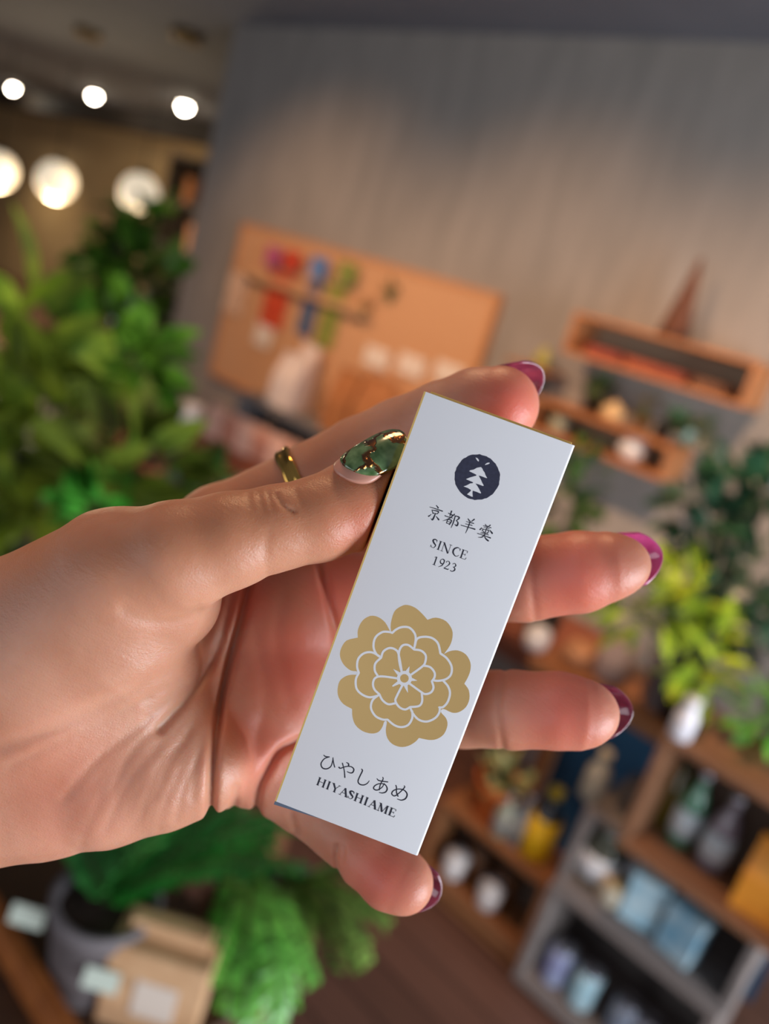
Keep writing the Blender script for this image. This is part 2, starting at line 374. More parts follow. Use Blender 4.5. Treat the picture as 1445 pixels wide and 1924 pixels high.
whitep = mat('white_paper', srgb(226, 208, 200), .8, col2=srgb(216, 198, 190), nscale=20)
p = onz(545, 766, ZR); paper_bag((p.x, 2.45, ZR), .16, .22, .1, whitep, 'large white paper bag standing in front of the cork board', 'paper bags on the riser')
p = ony(578, 660, 2.50); paper_bag((p.x, 2.52, ZR), .12, .27, .06, whitep, 'smaller white paper bag behind the large white bag', 'paper bags on the riser')
for i, (px, h, lb) in enumerate(((640, .25, 'brown kraft bag next to the white bags'), (695, .27, 'second brown kraft bag from the white bags'), (748, .23, 'third brown kraft bag from the white bags'), (800, .2, 'brown kraft bag farthest from the white bags'))):
    p = ony(px, 790 + i * 10, 2.44); paper_bag((p.x, 2.44, ZR), .155, h, .1, kraft, lb, 'paper bags on the riser', (-.15, .1, -.05, .12)[i])
pk = [mat('packet_pink', srgb(214, 168, 152), .6, col2=srgb(226, 190, 176), nscale=30), mat('packet_rose', srgb(190, 124, 104), .6, col2=srgb(212, 158, 138), nscale=30)]
wherep = ('at the mug end of the row', 'second from the mug end', 'third from the mug end', 'fourth from the mug end', 'fifth from the mug end', 'nearest the finger ring')
for i in range(6):
    a = onz(400 + i * 29, 822 + i * 15, ZT)
    t = empty('sweet_packet', (a.x, min(a.y, 2.42) , ZT), ('pale' if i % 2 == 0 else 'deeper') + ' pink packet on the table, ' + wherep[i], 'packet', 'pink packets along the table', rz=.15 * (-1) ** i)
    MB().box(-.05, .05, -.03, .03, 0, .13, bev=.008).build('pouch', pk[i % 2], t); MB().box(-.045, .045, -.012, .012, .128, .155, bev=.003).build('crimped_top', pk[0], t)
p = onz(352, 800, ZT)
t = empty('mug', p, 'white mug on the table end, beside the potted plants', 'mug')
MB().lathe([(.04, 0), (.05, .008), (.056, .11), (.05, .11), (.045, .015), (0, .012)], 28).build('cup', whiteglaze, t, True)
MB().tube([(.052, 0, .09), (.085, 0, .085), (.09, 0, .055), (.08, 0, .03), (.048, 0, .025)], .007, 8).build('handle', whiteglaze, t, True)
p = onz(378, 745, ZT); p.y = min(p.y, 2.48)
plant('small_potted_plant', 'tiny dark plant behind the white mug against the grey wall', 'plant', (p.x, p.y, ZT), .04, .09, blackpot, [((p.x, p.y, ZT + .17), (.06, .05, .08), 40, .06, .03, 31, 'oval', .4, .3)], G_dark)

# ------------------------------------------------------------------ crate shelves on the wall
orange = wood('orange_wood', srgb(178, 116, 70), srgb(154, 96, 54), 0)
def wall_crate(c0, c1, z0, z1, yf, lb, nm='crate_shelf', m=None, th=.014, back=True, yb=None):
    m = m or orange; yb = yb or YW
    t = empty(nm, ((c0 + c1) / 2, yf, z0), lb, 'shelf'); w = (c1 - c0) / 2; d = yb - yf - .002; h = z1 - z0
    MB().box(-w, w, 0, d, 0, th, bev=.002).build('bottom_panel', m, t); MB().box(-w, w, 0, d, h - th, h, bev=.002).build('top_panel', m, t)
    for s in (-1, 1): MB().box(s * w - (th if s > 0 else 0), s * w + (th if s < 0 else 0), 0, d, th, h - th, bev=.002).build('side_panel', m, t)
    if back: MB().box(-w + th, w - th, d - .008, d, th, h - th).build('back_panel', mat('crate_back', srgb(150, 132, 108), .7), t)
    return t
YF = 2.42
a, b, c = ony(1078, 592, YF), ony(1432, 672, YF), ony(1052, 668, YF)
zu0, zu1 = (c.z + ony(1398, 758, YF).z) / 2, (a.z + b.z) / 2
wall_crate(a.x, b.x, zu0, zu1, YF, 'long orange wooden crate shelf high on the grey wall, cone ornament on top')
for k, (px, py, w, m, lb) in enumerate(((1140, 672, .13, cm('book_red', (150, 62, 40), (128, 48, 32)), 'dark red book lying in the upper crate shelf at its end by the fingertip'), (1235, 703, .2, cm('book_rust', (156, 74, 42), (130, 56, 34)), 'rust coloured book lying in the middle of the upper crate shelf'), (1335, 735, .1, cm('book_brown', (120, 78, 48), (100, 60, 36)), 'brown book lying in the upper crate shelf at its right end'))):
    p = ony(px, py, YF + .06); t = empty('book', (p.x, YF + .07, zu0 + .0145), lb, 'book', 'books lying in the upper crate shelf')
    MB().box(-w / 2, w / 2, -.05, .05, 0, .032, bev=.002).build('cover', m, t); MB().box(-w / 2 + .004, w / 2 - .004, -.046, .052, .005, .027).build('pages', mat('book_pages', srgb(206, 186, 154), .9), t)
p = ony(1268, 618, YF + .09)
t = empty('cone_ornament', (p.x, YF + .09, zu1 + .001), 'tall dark brown tapering ornament standing on the upper crate shelf', 'ornament')
bb = MB(); prof = []
for k in range(13):
    r = .046 * (1 - k / 13.0) + .006; prof += [(r, .012 + k * .018), (r * .82, .012 + k * .018 + .014)]
bb.lathe([(0, .012)] + prof + [(0, .255)], 20).build('cone', mat('dark_cone', srgb(112, 66, 40), .8, col2=srgb(84, 46, 28), nscale=40), t, True)
MB().lathe([(.05, 0), (.05, .012), (0, .012)], 20).build('foot', dk, t)
a, b, c = ony(1000, 750, YF), ony(1268, 832, YF), ony(1238, 904, YF)
zl1, zl0 = (a.z + b.z) / 2, c.z
wall_crate(a.x, b.x, zl0, zl1, YF, 'smaller orange crate shelf under the long one, pots standing on it')
p = ony(1108, 775, YF + .1); plant('potted_succulent', 'black pot with a dark succulent on the lower crate shelf', 'plant', (p.x, YF + .1, zl1 + .001), .035, .06, blackpot, [((p.x, YF + .1, zl1 + .085), (.035, .035, .03), 36, .04, .02, 8, 'oval', .3, .4)], G_dark)
p = ony(1146, 790, YF + .07); t = empty('bowl', (p.x, YF + .07, zl1 + .001), 'cream bowl with a lid on the lower crate shelf', 'bowl'); cream = mat('cream_glaze', srgb(218, 184, 134), .5)
MB().lathe([(.02, 0), (.034, .012), (.04, .034), (.036, .036), (.0, .03)], 24).build('basin', cream, t, True); MB().lathe([(.038, .036), (.03, .05), (.008, .056), (.008, .066), (0, .068)], 24).build('lid', cream, t, True)
p = ony(1203, 800, YF + .08); plant('dried_plant', 'little pot of brownish dried stems on the end of the lower crate shelf', 'plant', (p.x, YF + .08, zl1 + .001), .026, .045, mat('brown_clay', srgb(112, 76, 44), .8), [((p.x, YF + .08, zl1 + .075), (.035, .03, .035), 30, .045, .01, 9, 'oval', .2, .6)], leafmat('dry_leaf', srgb(112, 92, 48), srgb(84, 76, 40)))
p = ony(1172, 885, YF + .06); t = empty('round_jar', (p.x, YF + .07, zl0 + .0145), 'round white jar inside the lower crate shelf', 'jar')
MB().lathe([(.025, 0), (.046, .02), (.05, .045), (.04, .075), (.028, .085), (0, .085)], 24).build('body', whiteglaze, t, True); MB().lathe([(.03, .085), (.026, .098), (0, .1)], 20).build('lid', cream, t, True)
p = ony(1035, 830, YF + .06); t = empty('cup', (p.x, YF + .07, zl0 + .0145), 'small greenish cup inside the lower crate shelf beside the carton', 'cup')
MB().lathe([(.022, 0), (.03, .01), (.034, .06), (.03, .06), (.026, .012), (0, .01)], 22).build('body', mat('celadon', srgb(160, 156, 130), .4), t, True)
p = ony(1010, 672, YF + .1)
# yellow-green glass by the fingertip, on its own bracket
t = empty('bracket_shelf', (p.x, YW, ony(1010, 690, YF + .1).z), 'small wooden bracket shelf just left of the long crate shelf', 'shelf')
MB().box(-.09, .09, -.14, -.002, -.012, 0, bev=.002).build('plank', orange, t); MB().box(-.006, .006, -.1, -.002, -.06, -.012).build('bracket', metal_d, t)
q = t.location; t = empty('small_vase', (q.x + .02, YF + .1, q.z + .0005), 'small olive yellow vase on the bracket shelf above the fingertip', 'vase')
MB().lathe([(.02, 0), (.03, .02), (.028, .045), (.012, .06), (.014, .075), (.01, .075), (0, .03)], 22).build('body', mat('olive_glass', srgb(150, 138, 52), .3, coat=.5), t, True)
# ------------------------------------------------------------------ hanging vine and shrubs on the right
def vine(name, label, pts, n, ln, wd, m, seed, cat='plant', spread=.06, hang=.0):
    r = random.Random(seed); P = smooth_path([np.array(p) for p in pts], 6); o = Vector(P[0]); t = empty(name, o, label, cat)
    st = MB(); st.tube([Vector(p) - o for p in P], .004, 6); f = MB()
    for i in range(n):
        p = Vector(P[r.randrange(2, len(P))]) - o; d = rv(r) + Vector((0, 0, -.3)); leaf(f, p + rv(r) * spread * .4, d, Vector((0, -1, .4)) + rv(r) * .5, ln * r.uniform(.6, 1.2), wd * r.uniform(.6, 1.2), .4, 'heart')
    st.build('stems', mat('green_stem', srgb(78, 92, 44), .6), t); f.build('foliage', m, t, True)
    return t
v0 = ony(1245, 838, 2.47); v0.z = zl1 + .09
plant('trailing_vine', 'teal leaved vine arching off the right end of the lower crate shelf', 'plant', (ony(1238, 820, YF + .1).x, YF + .11, zl1 + .001), .028, .05, blackpot,
      [(ony(1310, 800, 2.42), (.05, .04, .03), 8, .06, .035, 41, 'heart', .5, -.2), (ony(1335, 850, 2.42), (.03, .03, .05), 9, .06, .035, 42, 'heart', .6, -.5), (ony(1270, 800, 2.42), (.04, .03, .02), 6, .05, .025, 43, 'heart', .5, .1)], G_teal)
def floorpot(px, py, dep, zb, *a): pass
def tall_plant(name, label, px, py, dep, rx, ry, n, ln, wd, m, seed, base_z, potr, poth, potm, shape='oval', bend=.4, up=.2, extra=(), off=(0, 0), cat='plant', ymin=-9):
    """crown seen at (px, py) and distance dep; its pot stands below on a surface at base_z"""
    c = at(px, py, dep); k = dep / FPX
    fol = [(c, (rx * k, rx * k * .8, ry * k), n, ln, wd, seed, shape, bend, up)]
    for (qx, qy, qx_r, qy_r, nn) in extra:
        fol.append((at(qx, qy, dep), (qx_r * k, qx_r * k * .8, qy_r * k), nn, ln, wd, seed + nn, shape, bend, up))
    return plant(name, label, cat, (c.x + off[0], max(c.y + off[1], ymin), base_z), potr, poth, potm, fol, m)
# stand on the right that carries the shrubs: long wooden counter behind the crates
YS = 1.87
zTop = ony(1030, 1252, YS).z
t = empty('plank_shelf', (-.45, YS, 0), 'long wooden plank shelf on posts behind the fingers, carrying pots', 'shelf')
plk = wood('brown_plank', srgb(162, 110, 70), srgb(138, 88, 54), 0)
MB().box(-.42, .95, 0, .34, zTop - .028, zTop, bev=.003).build('plank', plk, t)
for x in (-.39, .9): MB().box(x - .02, x + .02, .02, .06, 0, zTop - .028).build('post', plk, t); MB().box(x - .02, x + .02, .28, .32, 0, zTop - .028).build('post', plk, t)
MB().box(-.42, .36, .335, .345, .04, zTop - .03).build('navy_curtain', mat('navy_cloth', srgb(40, 84, 116), .85, col2=srgb(32, 70, 100), nscale=9), t)
tall_plant('dark_shrub', 'big dark green shrub at the right picture edge above the bright succulent', 1385, 1040, 1.95, 105, 150, 150, .085, .05, G_teal, 51, zTop + .001, .09, .13, greypot, extra=((1320, 950, 60, 60, 30), (1440, 930, 50, 60, 24), (1430, 1160, 70, 60, 34)), ymin=YS + .11)
tall_plant('yellow_green_succulent', 'bright yellow-green leafy plant in a black pot under the dark shrub', 1228, 1140, 1.72, 84, 58, 50, .085, .030, G_yel, 52, zTop + .001, .06, .085, blackpot, bend=.7, up=.15, extra=((1320, 1235, 42, 70, 34), (1300, 1120, 70, 40, 24)), off=(.06, 0), ymin=YS + .11)
tall_plant('light_green_plant', 'light green plant cut by the right picture edge beside the wine crate', 1440, 1345, 1.70, 60, 55, 60, .06, .028, G_bright, 53, zTop + .001, .05, .06, terra, ymin=YS + .11)
tall_plant('dark_fern', 'dark green sprigs rising behind the right edge of the carton', 1065, 930, 2.05, 48, 90, 62, .075, .03, G_dark, 54, zTop + .001, .05, .09, blackpot, off=(0, -.1), ymin=YS + .11)
def vessel(nm, lb, cat, p, prof, m, grp=None, parts=(), n=24):
    t = empty(nm, p, lb, cat, grp); MB().lathe(prof, n).build('body', m, t, True)
    for pn, pf, pm in parts: MB().lathe(pf, n).build(pn, pm, t, True)
    return t
p = onz(992, 1222, zTop); vessel('white_pot', 'small white pot with a lid on the plank shelf beside the carton', 'pot', (p.x, max(p.y, YS + .05), zTop + .0005), [(.02, 0), (.032, .01), (.034, .055), (0, .055)], whiteglaze, 'pots on the plank shelf', [('lid', [(.033, .056), (.02, .068), (0, .07)], whiteglaze)])
p = onz(1078, 1250, zTop); vessel('tan_pot', 'round tan clay pot on the plank shelf', 'pot', (p.x, max(p.y, YS + .05), zTop + .0005), [(.022, 0), (.04, .02), (.042, .045), (.03, .068), (.024, .068), (0, .03)], mat('tan_clay', srgb(190, 136, 96), .8), 'pots on the plank shelf', [('soil', [(.026, .055), (0, .058)], mat('potting_soil', srgb(46, 34, 26), .95))])
p = onz(1140, 1275, zTop); vessel('grey_pot', 'tall mauve grey pot on the plank shelf under the middle finger', 'pot', (p.x, max(p.y, YS + .05), zTop + .0005), [(.036, 0), (.045, .01), (.05, .12), (.044, .12), (.04, .03), (0, .02)], mat('mauve_clay', srgb(150, 134, 132), .8), 'pots on the plank shelf')

# ------------------------------------------------------------------ crates and bottles
greyw = wood('grey_wood', srgb(142, 132, 128), srgb(118, 108, 104), 0)
tanw = wood('tan_wood', srgb(160, 108, 68), srgb(136, 86, 52), 0)
brownw = wood('wine_crate_wood', srgb(150, 106, 76), srgb(124, 84, 58), 0)
def crate(x0, x1, z0, z1, y0, dep, m, lb, th=.016, backm=None):
    t = empty('open_crate', ((x0 + x1) / 2, y0, z0), lb, 'crate'); w = (x1 - x0) / 2; h = z1 - z0
    for nm, q in (('bottom_panel', (-w, w, 0, th)), ('top_panel', (-w, w, h - th, h))): MB().box(q[0], q[1], 0, dep, q[2], q[3], bev=.002).build(nm, m, t)
    for s in (-1, 1): MB().box(min(s * w, s * (w - th)), max(s * w, s * (w - th)), 0, dep, th, h - th, bev=.002).build('side_panel', m, t)
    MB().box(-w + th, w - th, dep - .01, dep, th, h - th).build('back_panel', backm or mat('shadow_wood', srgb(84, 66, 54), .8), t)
    return t
YG = 1.70
gx0 = (ony(958, 1828, YG).x + ony(1080, 1565, YG).x) / 2; gx1 = gx0 + .43
zg0, zg1 = .012, ony(1150, 1745, YG).z; zg2 = ony(1085, 1503, YG).z
crate(gx0, gx1, zg0, zg1, YG, .30, greyw, 'lowest weathered grey crate on the floor, blue cans inside', .022, mat('grey_back', srgb(136, 128, 124), .8))
crate(gx0 + .004, gx1 + .006, zg1 + .001, zg2, YG + .008, .29, greyw, 'weathered grey crate stacked on the lowest crate, light blue boxes inside', .02, mat('grey_back', srgb(136, 128, 124), .8))
wx0 = ony(1205, 1450, 1.60).x; wz1 = ony(1330, 1446, 1.60).z
wz0 = zg2 + .001
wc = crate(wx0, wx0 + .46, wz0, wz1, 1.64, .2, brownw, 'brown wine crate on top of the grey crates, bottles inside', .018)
tx1 = gx0 - .006; tx0 = tx1 - .36
YK = 1.72
zt0, zt1 = .012, ony(930, 1585, YK).z
# two tan crates stacked left of the grey ones
zmid = ony(890, 1735, YG).z
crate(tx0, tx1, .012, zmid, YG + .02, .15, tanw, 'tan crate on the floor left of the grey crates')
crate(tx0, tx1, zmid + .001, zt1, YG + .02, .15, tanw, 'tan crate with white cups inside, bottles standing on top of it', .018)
glass = lambda n, c, r=.08: mat(n, srgb(*c), r, trans=.15, coat=.6)
silver = mat('silver_cap', srgb(190, 190, 200), .25, metal=.8)
wlabel = mat('white_label', srgb(232, 232, 236), .6)
def bottle(lb, px, py, z, h, r, gm, capm, labm=None, grp=None, ylo=None, neck=.34, nm='bottle', yhi=None, cat='bottle', lab=(.14, .48)):
    p = onz(px, py, z)
    if ylo: p.y = max(p.y, ylo)
    if yhi: p.y = min(p.y, yhi)
    q = ony(px, py, p.y); p.x = q.x
    t = empty(nm, (p.x, p.y, z + .0005), lb, cat, grp)
    prof = [(r * .8, 0), (r, .006), (r, h * .55), (r * .85, h * .64), (r * neck, h * .78), (r * neck, h * .9), (0, h * .9)]
    bo = MB().lathe(prof, 24).build('body', gm, t, True)
    MB().lathe([(r * neck * 1.25, h * .88), (r * neck * 1.25, h), (0, h)], 20).build('cap', capm, t, True)
    if labm: MB().lathe([(r * 1.015, h * lab[0]), (r * 1.015, h * lab[1])], 24).build('label', labm, bo, True)
    return t
# on top of the tan crate
gb = 'bottles on top of the tan crate'
bottle('small clear bottle with a silver cap on the tan crate, beside the terracotta jar', 936, 1566, zt1, .13, .026, glass('clear_green', (168, 172, 150)), silver, mat('grey_label', srgb(150, 150, 146), .6), gb, YK)
bottle('clear bottle with a silver cap on the tan crate, next to the yellow bottle', 966, 1582, zt1, .15, .027, glass('clear_grey', (150, 156, 160)), silver, mat('grey_label', srgb(150, 150, 146), .6), gb, YK)
bottle('tall bottle with a large yellow label on the tan crate', 1000, 1606, zt1, .205, .039, glass('dark_glass', (40, 38, 44)), mat('yellow_cap', srgb(196, 172, 40), .5), mat('yellow_label', srgb(255, 200, 24), .5), gb, YK + .0, lab=(.04, .60))
bottle('pale cream bottle behind the tan crate bottles, in the gap before the wine crate', 1098, 1560, zt1 + .0, .26, .03, mat('pale_bottle', srgb(176, 168, 150), .4), mat('cream_cap', srgb(206, 192, 164), .5), None, gb, 1.86) if False else None
p = onz(868, 1560, zt1); 
t = plant('planted_jar', 'terracotta brown jar with sprouting plant on the tan crate', 'plant', (p.x, max(p.y, YK + .09), zt1 + .0005), .072, .11, mat('rust_clay', srgb(196, 96, 36), .6), [((p.x + .0, max(p.y, YK + .09), zt1 + .13), (.055, .05, .035), 40, .05, .022, 61, 'oval', .4, .4)], leafmat('sprout', srgb(206, 200, 150), srgb(130, 150, 84)))
# inside the tan crate and on the floor crate
gc = 'white cups in the tan crates'
for px, py, z, lb in ((826, 1700, zmid + .019, 'white cup in the upper tan crate just right of the little finger'), (890, 1758, zmid + .019, 'white cup in the upper tan crate farther from the little finger')):
    p = onz(px, py, z); p.y = min(max(p.y, YG + .06), YG + .10)
    vessel('cup', lb, 'cup', (ony(px, py, p.y).x, p.y, z + .0005), [(.022, 0), (.03, .008), (.034, .07), (.03, .07), (.026, .01), (0, .008)], whiteglaze, gc, [('lid', [(.035, .071), (.02, .08), (0, .082)], whiteglaze)])
p = onz(880, 1660, zmid + .019)
for px, lb in ((868, 'brown wooden canister in the tan crate between the cups'), (935, 'brown wooden canister in the tan crate at its grey crate end')):
    y = YG + .115; vessel('canister', lb, 'canister', (ony(px, 1690, y).x, y, zmid + .0195), [(.035, 0), (.037, .004), (.037, .1), (0, .1)], mat('brown_tin', srgb(120, 76, 40), .5, col2=srgb(104, 62, 32), nscale=20), 'canisters in the tan crate', [('lid', [(.038, .1), (.038, .115), (0, .117)], mat('dark_tin', srgb(70, 46, 30), .5))])
# upper grey crate
z = zg1 + .0215; gg = 'goods in the upper grey crate'
bottle('squat dark bottle with a white label in the upper grey crate', 1112, 1650, z, min(.19, zg2 - zg1 - .046), .05, glass('olive_dark', (84, 82, 62)), mat('black_cap', srgb(30, 30, 30), .5), mat('white_label', srgb(232, 232, 236), .6), gg, YG + .06, .4, yhi=YG + .1)
bottle('small clear jar with a silver lid in the upper grey crate', 1176, 1672, z, .12, .034, glass('jar_glass', (140, 136, 140)), silver, None, gg, YG + .06, .75, 'jar', yhi=YG + .12, cat='jar')
p = onz(1118, 1715, z); vessel('cream_jar', 'low cream jar at the front of the upper grey crate', 'jar', (p.x, YG + .05, z), [(.026, 0), (.034, .008), (.036, .036), (.03, .05), (0, .05)], mat('cream_pot', srgb(206, 194, 172), .5), gg, [('lid', [(.032, .05), (.03, .06), (0, .062)], cream)])
def gift(lb, px, py, z, w, h, d, m, lidm, grp, y, rz=0, nm='gift_box'):
    p = ony(px, py, y); t = empty(nm, (p.x, y, z), lb, 'box', grp, rz)
    MB().box(-w / 2, w / 2, -d / 2, d / 2, 0, h * .75, bev=.003).build('body', m, t); MB().box(-w / 2 - .002, w / 2 + .002, -d / 2 - .002, d / 2 + .002, h * .75, h, bev=.003).build('lid', lidm, t)
lb1 = mat('ice_blue', srgb(196, 220, 228), .5, col2=srgb(150, 194, 214), nscale=22); lb2 = mat('sky_blue', srgb(120, 176, 206), .5, col2=srgb(190, 216, 226), nscale=22); lb3 = mat('deep_blue', srgb(52, 84, 128), .5, col2=srgb(40, 66, 106), nscale=20)
gift('upright ice blue box in the upper grey crate', 1182, 1755, z, .085, .125, .06, lb1, lb1, gg, YG + .06, .2)
gift('upright sky blue box in the upper grey crate, right of the ice blue box', 1255, 1815, z, .085, .12, .06, lb2, lb2, gg, YG + .05, -.15)
gift('deep blue box in the upper grey crate behind the light blue boxes', 1262, 1740, z, .10, .15, .06, lb3, lb3, gg, YG + .17, .1)
# lowest grey crate
z = zg0 + .0225; gl = 'cans in the lowest grey crate'
for px, py, m, lb in ((1036, 1838, mat('violet_can', srgb(128, 132, 178), .35, col2=srgb(176, 186, 214), nscale=24), 'violet blue can at the left end of the lowest grey crate'), (1092, 1868, mat('aqua_can', srgb(160, 206, 222), .35, col2=srgb(196, 222, 230), nscale=24), 'aqua can next to the violet can in the lowest grey crate'),
                      (1175, 1905, mat('slate_can', srgb(120, 134, 156), .35, col2=srgb(160, 170, 186), nscale=24), 'slate grey can, third in the lowest grey crate'), (1218, 1935, mat('steel_can', srgb(132, 140, 162), .35, col2=srgb(170, 178, 196), nscale=24), 'steel grey can at the right end of the lowest grey crate')):
    y = YG + .07; p = ony(px, py, y)
    vessel('can', lb, 'can', (p.x, y, z), [(.03, 0), (.034, .006), (.034, .094), (.03, .1), (0, .1)], m, gl, [('lid', [(.031, .1), (.031, .106), (0, .106)], silver)])
# wine crate
z = wz0 + .0185; gw = 'bottles in the wine crate'
bottle('green glass bottle with a pale label in the wine crate', 1272, 1580, z, .19, .03, glass('green_glass', (86, 150, 118)), silver, mat('ice_label', srgb(206, 218, 224), .6), gw, 1.68, .4, yhi=1.80)
bottle('mauve grey bottle with a pale label in the wine crate', 1330, 1625, z, .185, .031, glass('mauve_glass', (150, 138, 150)), silver, mat('ice_label', srgb(206, 218, 224), .6), gw, 1.68, .4, yhi=1.80)
bottle('olive bottle at the back of the wine crate behind the green bottle', 1255, 1520, z, .19, .032, glass('olive_glass2', (96, 88, 30)), mat('black_cap', srgb(30, 30, 30), .5), None, gw, 1.78, .4, yhi=1.80)
p = ony(1405, 1690, 1.70); paper_bag((p.x + .03, 1.72, z), .12, .15, .07, mat('amber_paper', srgb(226, 150, 44), .5, col2=srgb(206, 126, 30), nscale=14), 'amber orange pouch in the wine crate beside the mauve bottle', gw, .1, nm='pouch')
p = ony(1272, 1392, 1.66); bottle('little white bottle standing on top of the wine crate', 1274, 1385, wz1, .095, .024, mat('white_plastic', srgb(226, 224, 232), .4), whiteglaze, None, None, 1.66, .6)
p = ony(1095, 1540, 1.78)
bottle('tall pale bottle on the floor of the gap behind the tan and grey crates', 1098, 1530, zg2, .14, .028, mat('pale_bottle', srgb(176, 168, 150), .4), mat('cream_cap', srgb(206, 192, 164), .5), None, None, 1.80, .45) if False else None
bottle('pale cream bottle standing on the upper grey crate beside the wine crate', 1085, 1548, zg2, .13, .028, mat('pale_bottle', srgb(176, 168, 150), .4), mat('cream_cap', srgb(206, 192, 164), .5), None, None, 1.74, .45)

# ------------------------------------------------------------------ plants on the left
t = empty('plant_bench', (-1.75, 1.02, 0), 'low wooden bench under the leafy pots on the left', 'bench'); ZB = .56
bw = wood('bench_wood', srgb(120, 76, 44), srgb(98, 60, 34), 0)
MB().box(-.75, .75, -.32, .34, ZB - .04, ZB, bev=.004).build('bench_top', bw, t)
for sx in (-1, 1):
    for sy in (-1, 1): MB().box(sx * .68 - .03, sx * .68 + .03, sy * .26 - .03, sy * .26 + .03, 0, ZB - .04).build('leg', bw, t)
tall_plant('broad_leaf_plant', 'broad leaved plant with a long yellow-green leaf, at the left picture edge', 66, 800, 1.75, 100, 130, 50, .19, .095, G_olive, 71, ZB + .001, .1, .16, greypot, bend=.6, extra=((60, 930, 90, 60, 16), (62, 600, 50, 24, 5)))
_bl = bpy.data.objects['broad_leaf_plant']; _f = MB(); _a = at(10, 604, 1.7); _b = at(126, 508, 1.7); _o = _bl.location.copy()
leaf(_f, _a - _o, _b - _a, Vector((.3, -.6, .75)), (_b - _a).length, .05, .12); _f.tube([Vector((0, 0, .14)), (_a - _o) * .5 + Vector((0, 0, .06)), _a - _o], .004, 6)
_l = _f.build('long_leaf', G_yel, _bl, True); _l['label'] = 'long yellow-green leaf'
tall_plant('bushy_green_plant', 'bushy fresh green plant between the broad leaved plant and the grey wall', 208, 690, 1.95, 88, 105, 70, .13, .075, G_mid, 72, ZB + .001, .1, .15, terra, bend=.5, extra=((262, 700, 46, 56, 18), (130, 640, 50, 60, 14)))
tall_plant('dark_tree', 'dark leaved small tree at the back, under the glowing globes', 250, 515, 3.1, 70, 62, 84, .15, .085, G_dark, 73, .001, .16, .3, greypot, extra=((190, 540, 50, 40, 24), (262, 420, 34, 26, 22)))
tall_plant('rubber_plant', 'low plant with big dull olive leaves above the thumb', 270, 882, 1.45, 105, 50, 26, .14, .09, leafmat('leaf_dull', srgb(122, 136, 44), srgb(86, 104, 36)), 74, ZB + .001, .08, .12, navypot, shape='heart', bend=.6, extra=((210, 930, 100, 46, 16),))
tall_plant('mint_plant', 'small plant with pale mint leaves beside the finger ring', 405, 905, 1.6, 36, 20, 22, .06, .045, leafmat('leaf_mint', srgb(128, 192, 124), srgb(96, 168, 96)), 75, ZB + .001, .05, .09, blackpot, shape='heart')
tall_plant('bright_leaf_plant', 'small bright green plant just above the wrist', 180, 965, 1.35, 55, 26, 24, .065, .05, leafmat('leaf_vivid', srgb(86, 172, 58), srgb(64, 140, 46)), 76, ZB + .001, .05, .1, blackpot, shape='heart')
def pedestal(lb, x, y, ztop, r=.05):
    zb = ZB if (-2.5 < x < -1.0 and .70 < y < 1.36) else 0.0
    if abs(x - PB[0] + .06) < .36 and abs(y - PB[1] + .04) < .26: zb = ZF
    t = empty('pot_stand', (x, y, zb), lb, 'stand', 'wooden pedestals under pots'); h = ztop - zb
    MB().lathe([(r * 1.1, h - .02), (r * 1.1, h - .0005), (0, h - .0005)], 20).build('plate', bw, t); MB().lathe([(.02, .012), (.016, h - .02)], 12).build('post', bw, t); MB().lathe([(r * 1.3, 0), (r * 1.3, .012), (0, .014)], 20).build('foot', bw, t)
ZF = .655
pp = onz(168, 1838, ZF); PB = (pp.x - .16, pp.y - .04)
def put_pot(lb, px, py, dep, r, h, m):
    c = at(px, py, dep); t = empty('clay_pot', (c.x, c.y, c.z - h / 2), lb, 'pot', 'spare pots on the rack'); pot_parts(t, Vector((0, 0, 0)), r, h, m)
    return c.z - h / 2
rk_z = []
for lb, px, py, dep, r, h, m in (('terracotta pot glimpsed between the leaves, the upper one', 190, 832, 1.72, .05, .09, terra), ('terracotta pot glimpsed between the leaves, nearer the thumb', 275, 893, 1.66, .035, .06, terra), ('navy glazed pot glimpsed above the wrist', 166, 915, 1.66, .04, .075, navypot), ('pale lilac pot glimpsed behind the bushy plant', 238, 772, 2.05, .045, .08, mat('lilac_clay', srgb(178, 160, 164), .7)), ('pale mauve pot glimpsed at the left picture edge', 36, 865, 1.95, .045, .09, mat('mauve_clay', srgb(150, 134, 132), .8))):
    zb = put_pot(lb, px, py, dep, r, h, m); c = at(px, py, dep)
    pedestal('thin wooden pedestal under the ' + lb.split(' glimpsed')[0] + (' near the thumb' if 'thumb' in lb else ' by the leaves' if 'upper' in lb else ''), c.x, c.y, zb, r)

# ------------------------------------------------------------------ foreground bench bottom left: ferns, pot, bag
t = empty('potting_bench', (PB[0], PB[1], 0), 'dark wooden bench at the bottom left corner with an orange front edge', 'bench')
dbw = wood('dark_bench', srgb(92, 62, 40), srgb(70, 46, 30), 1)
MB().box(-.42, .30, -.30, .22, ZF - .03, ZF, bev=.003).build('bench_top', dbw, t)
ob = wood('orange_edge', srgb(168, 96, 40), srgb(144, 78, 30), 1)
e0, e1 = onz(10, 1700, ZF + .04), onz(150, 1924, ZF + .04)
dv = Vector((e1.x - e0.x, e1.y - e0.y, 0)); an = math.atan2(dv.y, dv.x)
Mr = Matrix.Translation(Vector((e0.x, e0.y, 0)) - t.location) @ Matrix.Rotation(an, 4, 'Z')
MB().box(-.12, dv.length + .12, -.022, 0, ZF, ZF + .04, M=Mr, bev=.003).build('edge_rail', ob, t)
for sx in (-.38, .26):
    for sy in (-.26, .18): MB().box(sx - .02, sx + .02, sy - .02, sy + .02, 0, ZF - .03).build('leg', dbw, t)
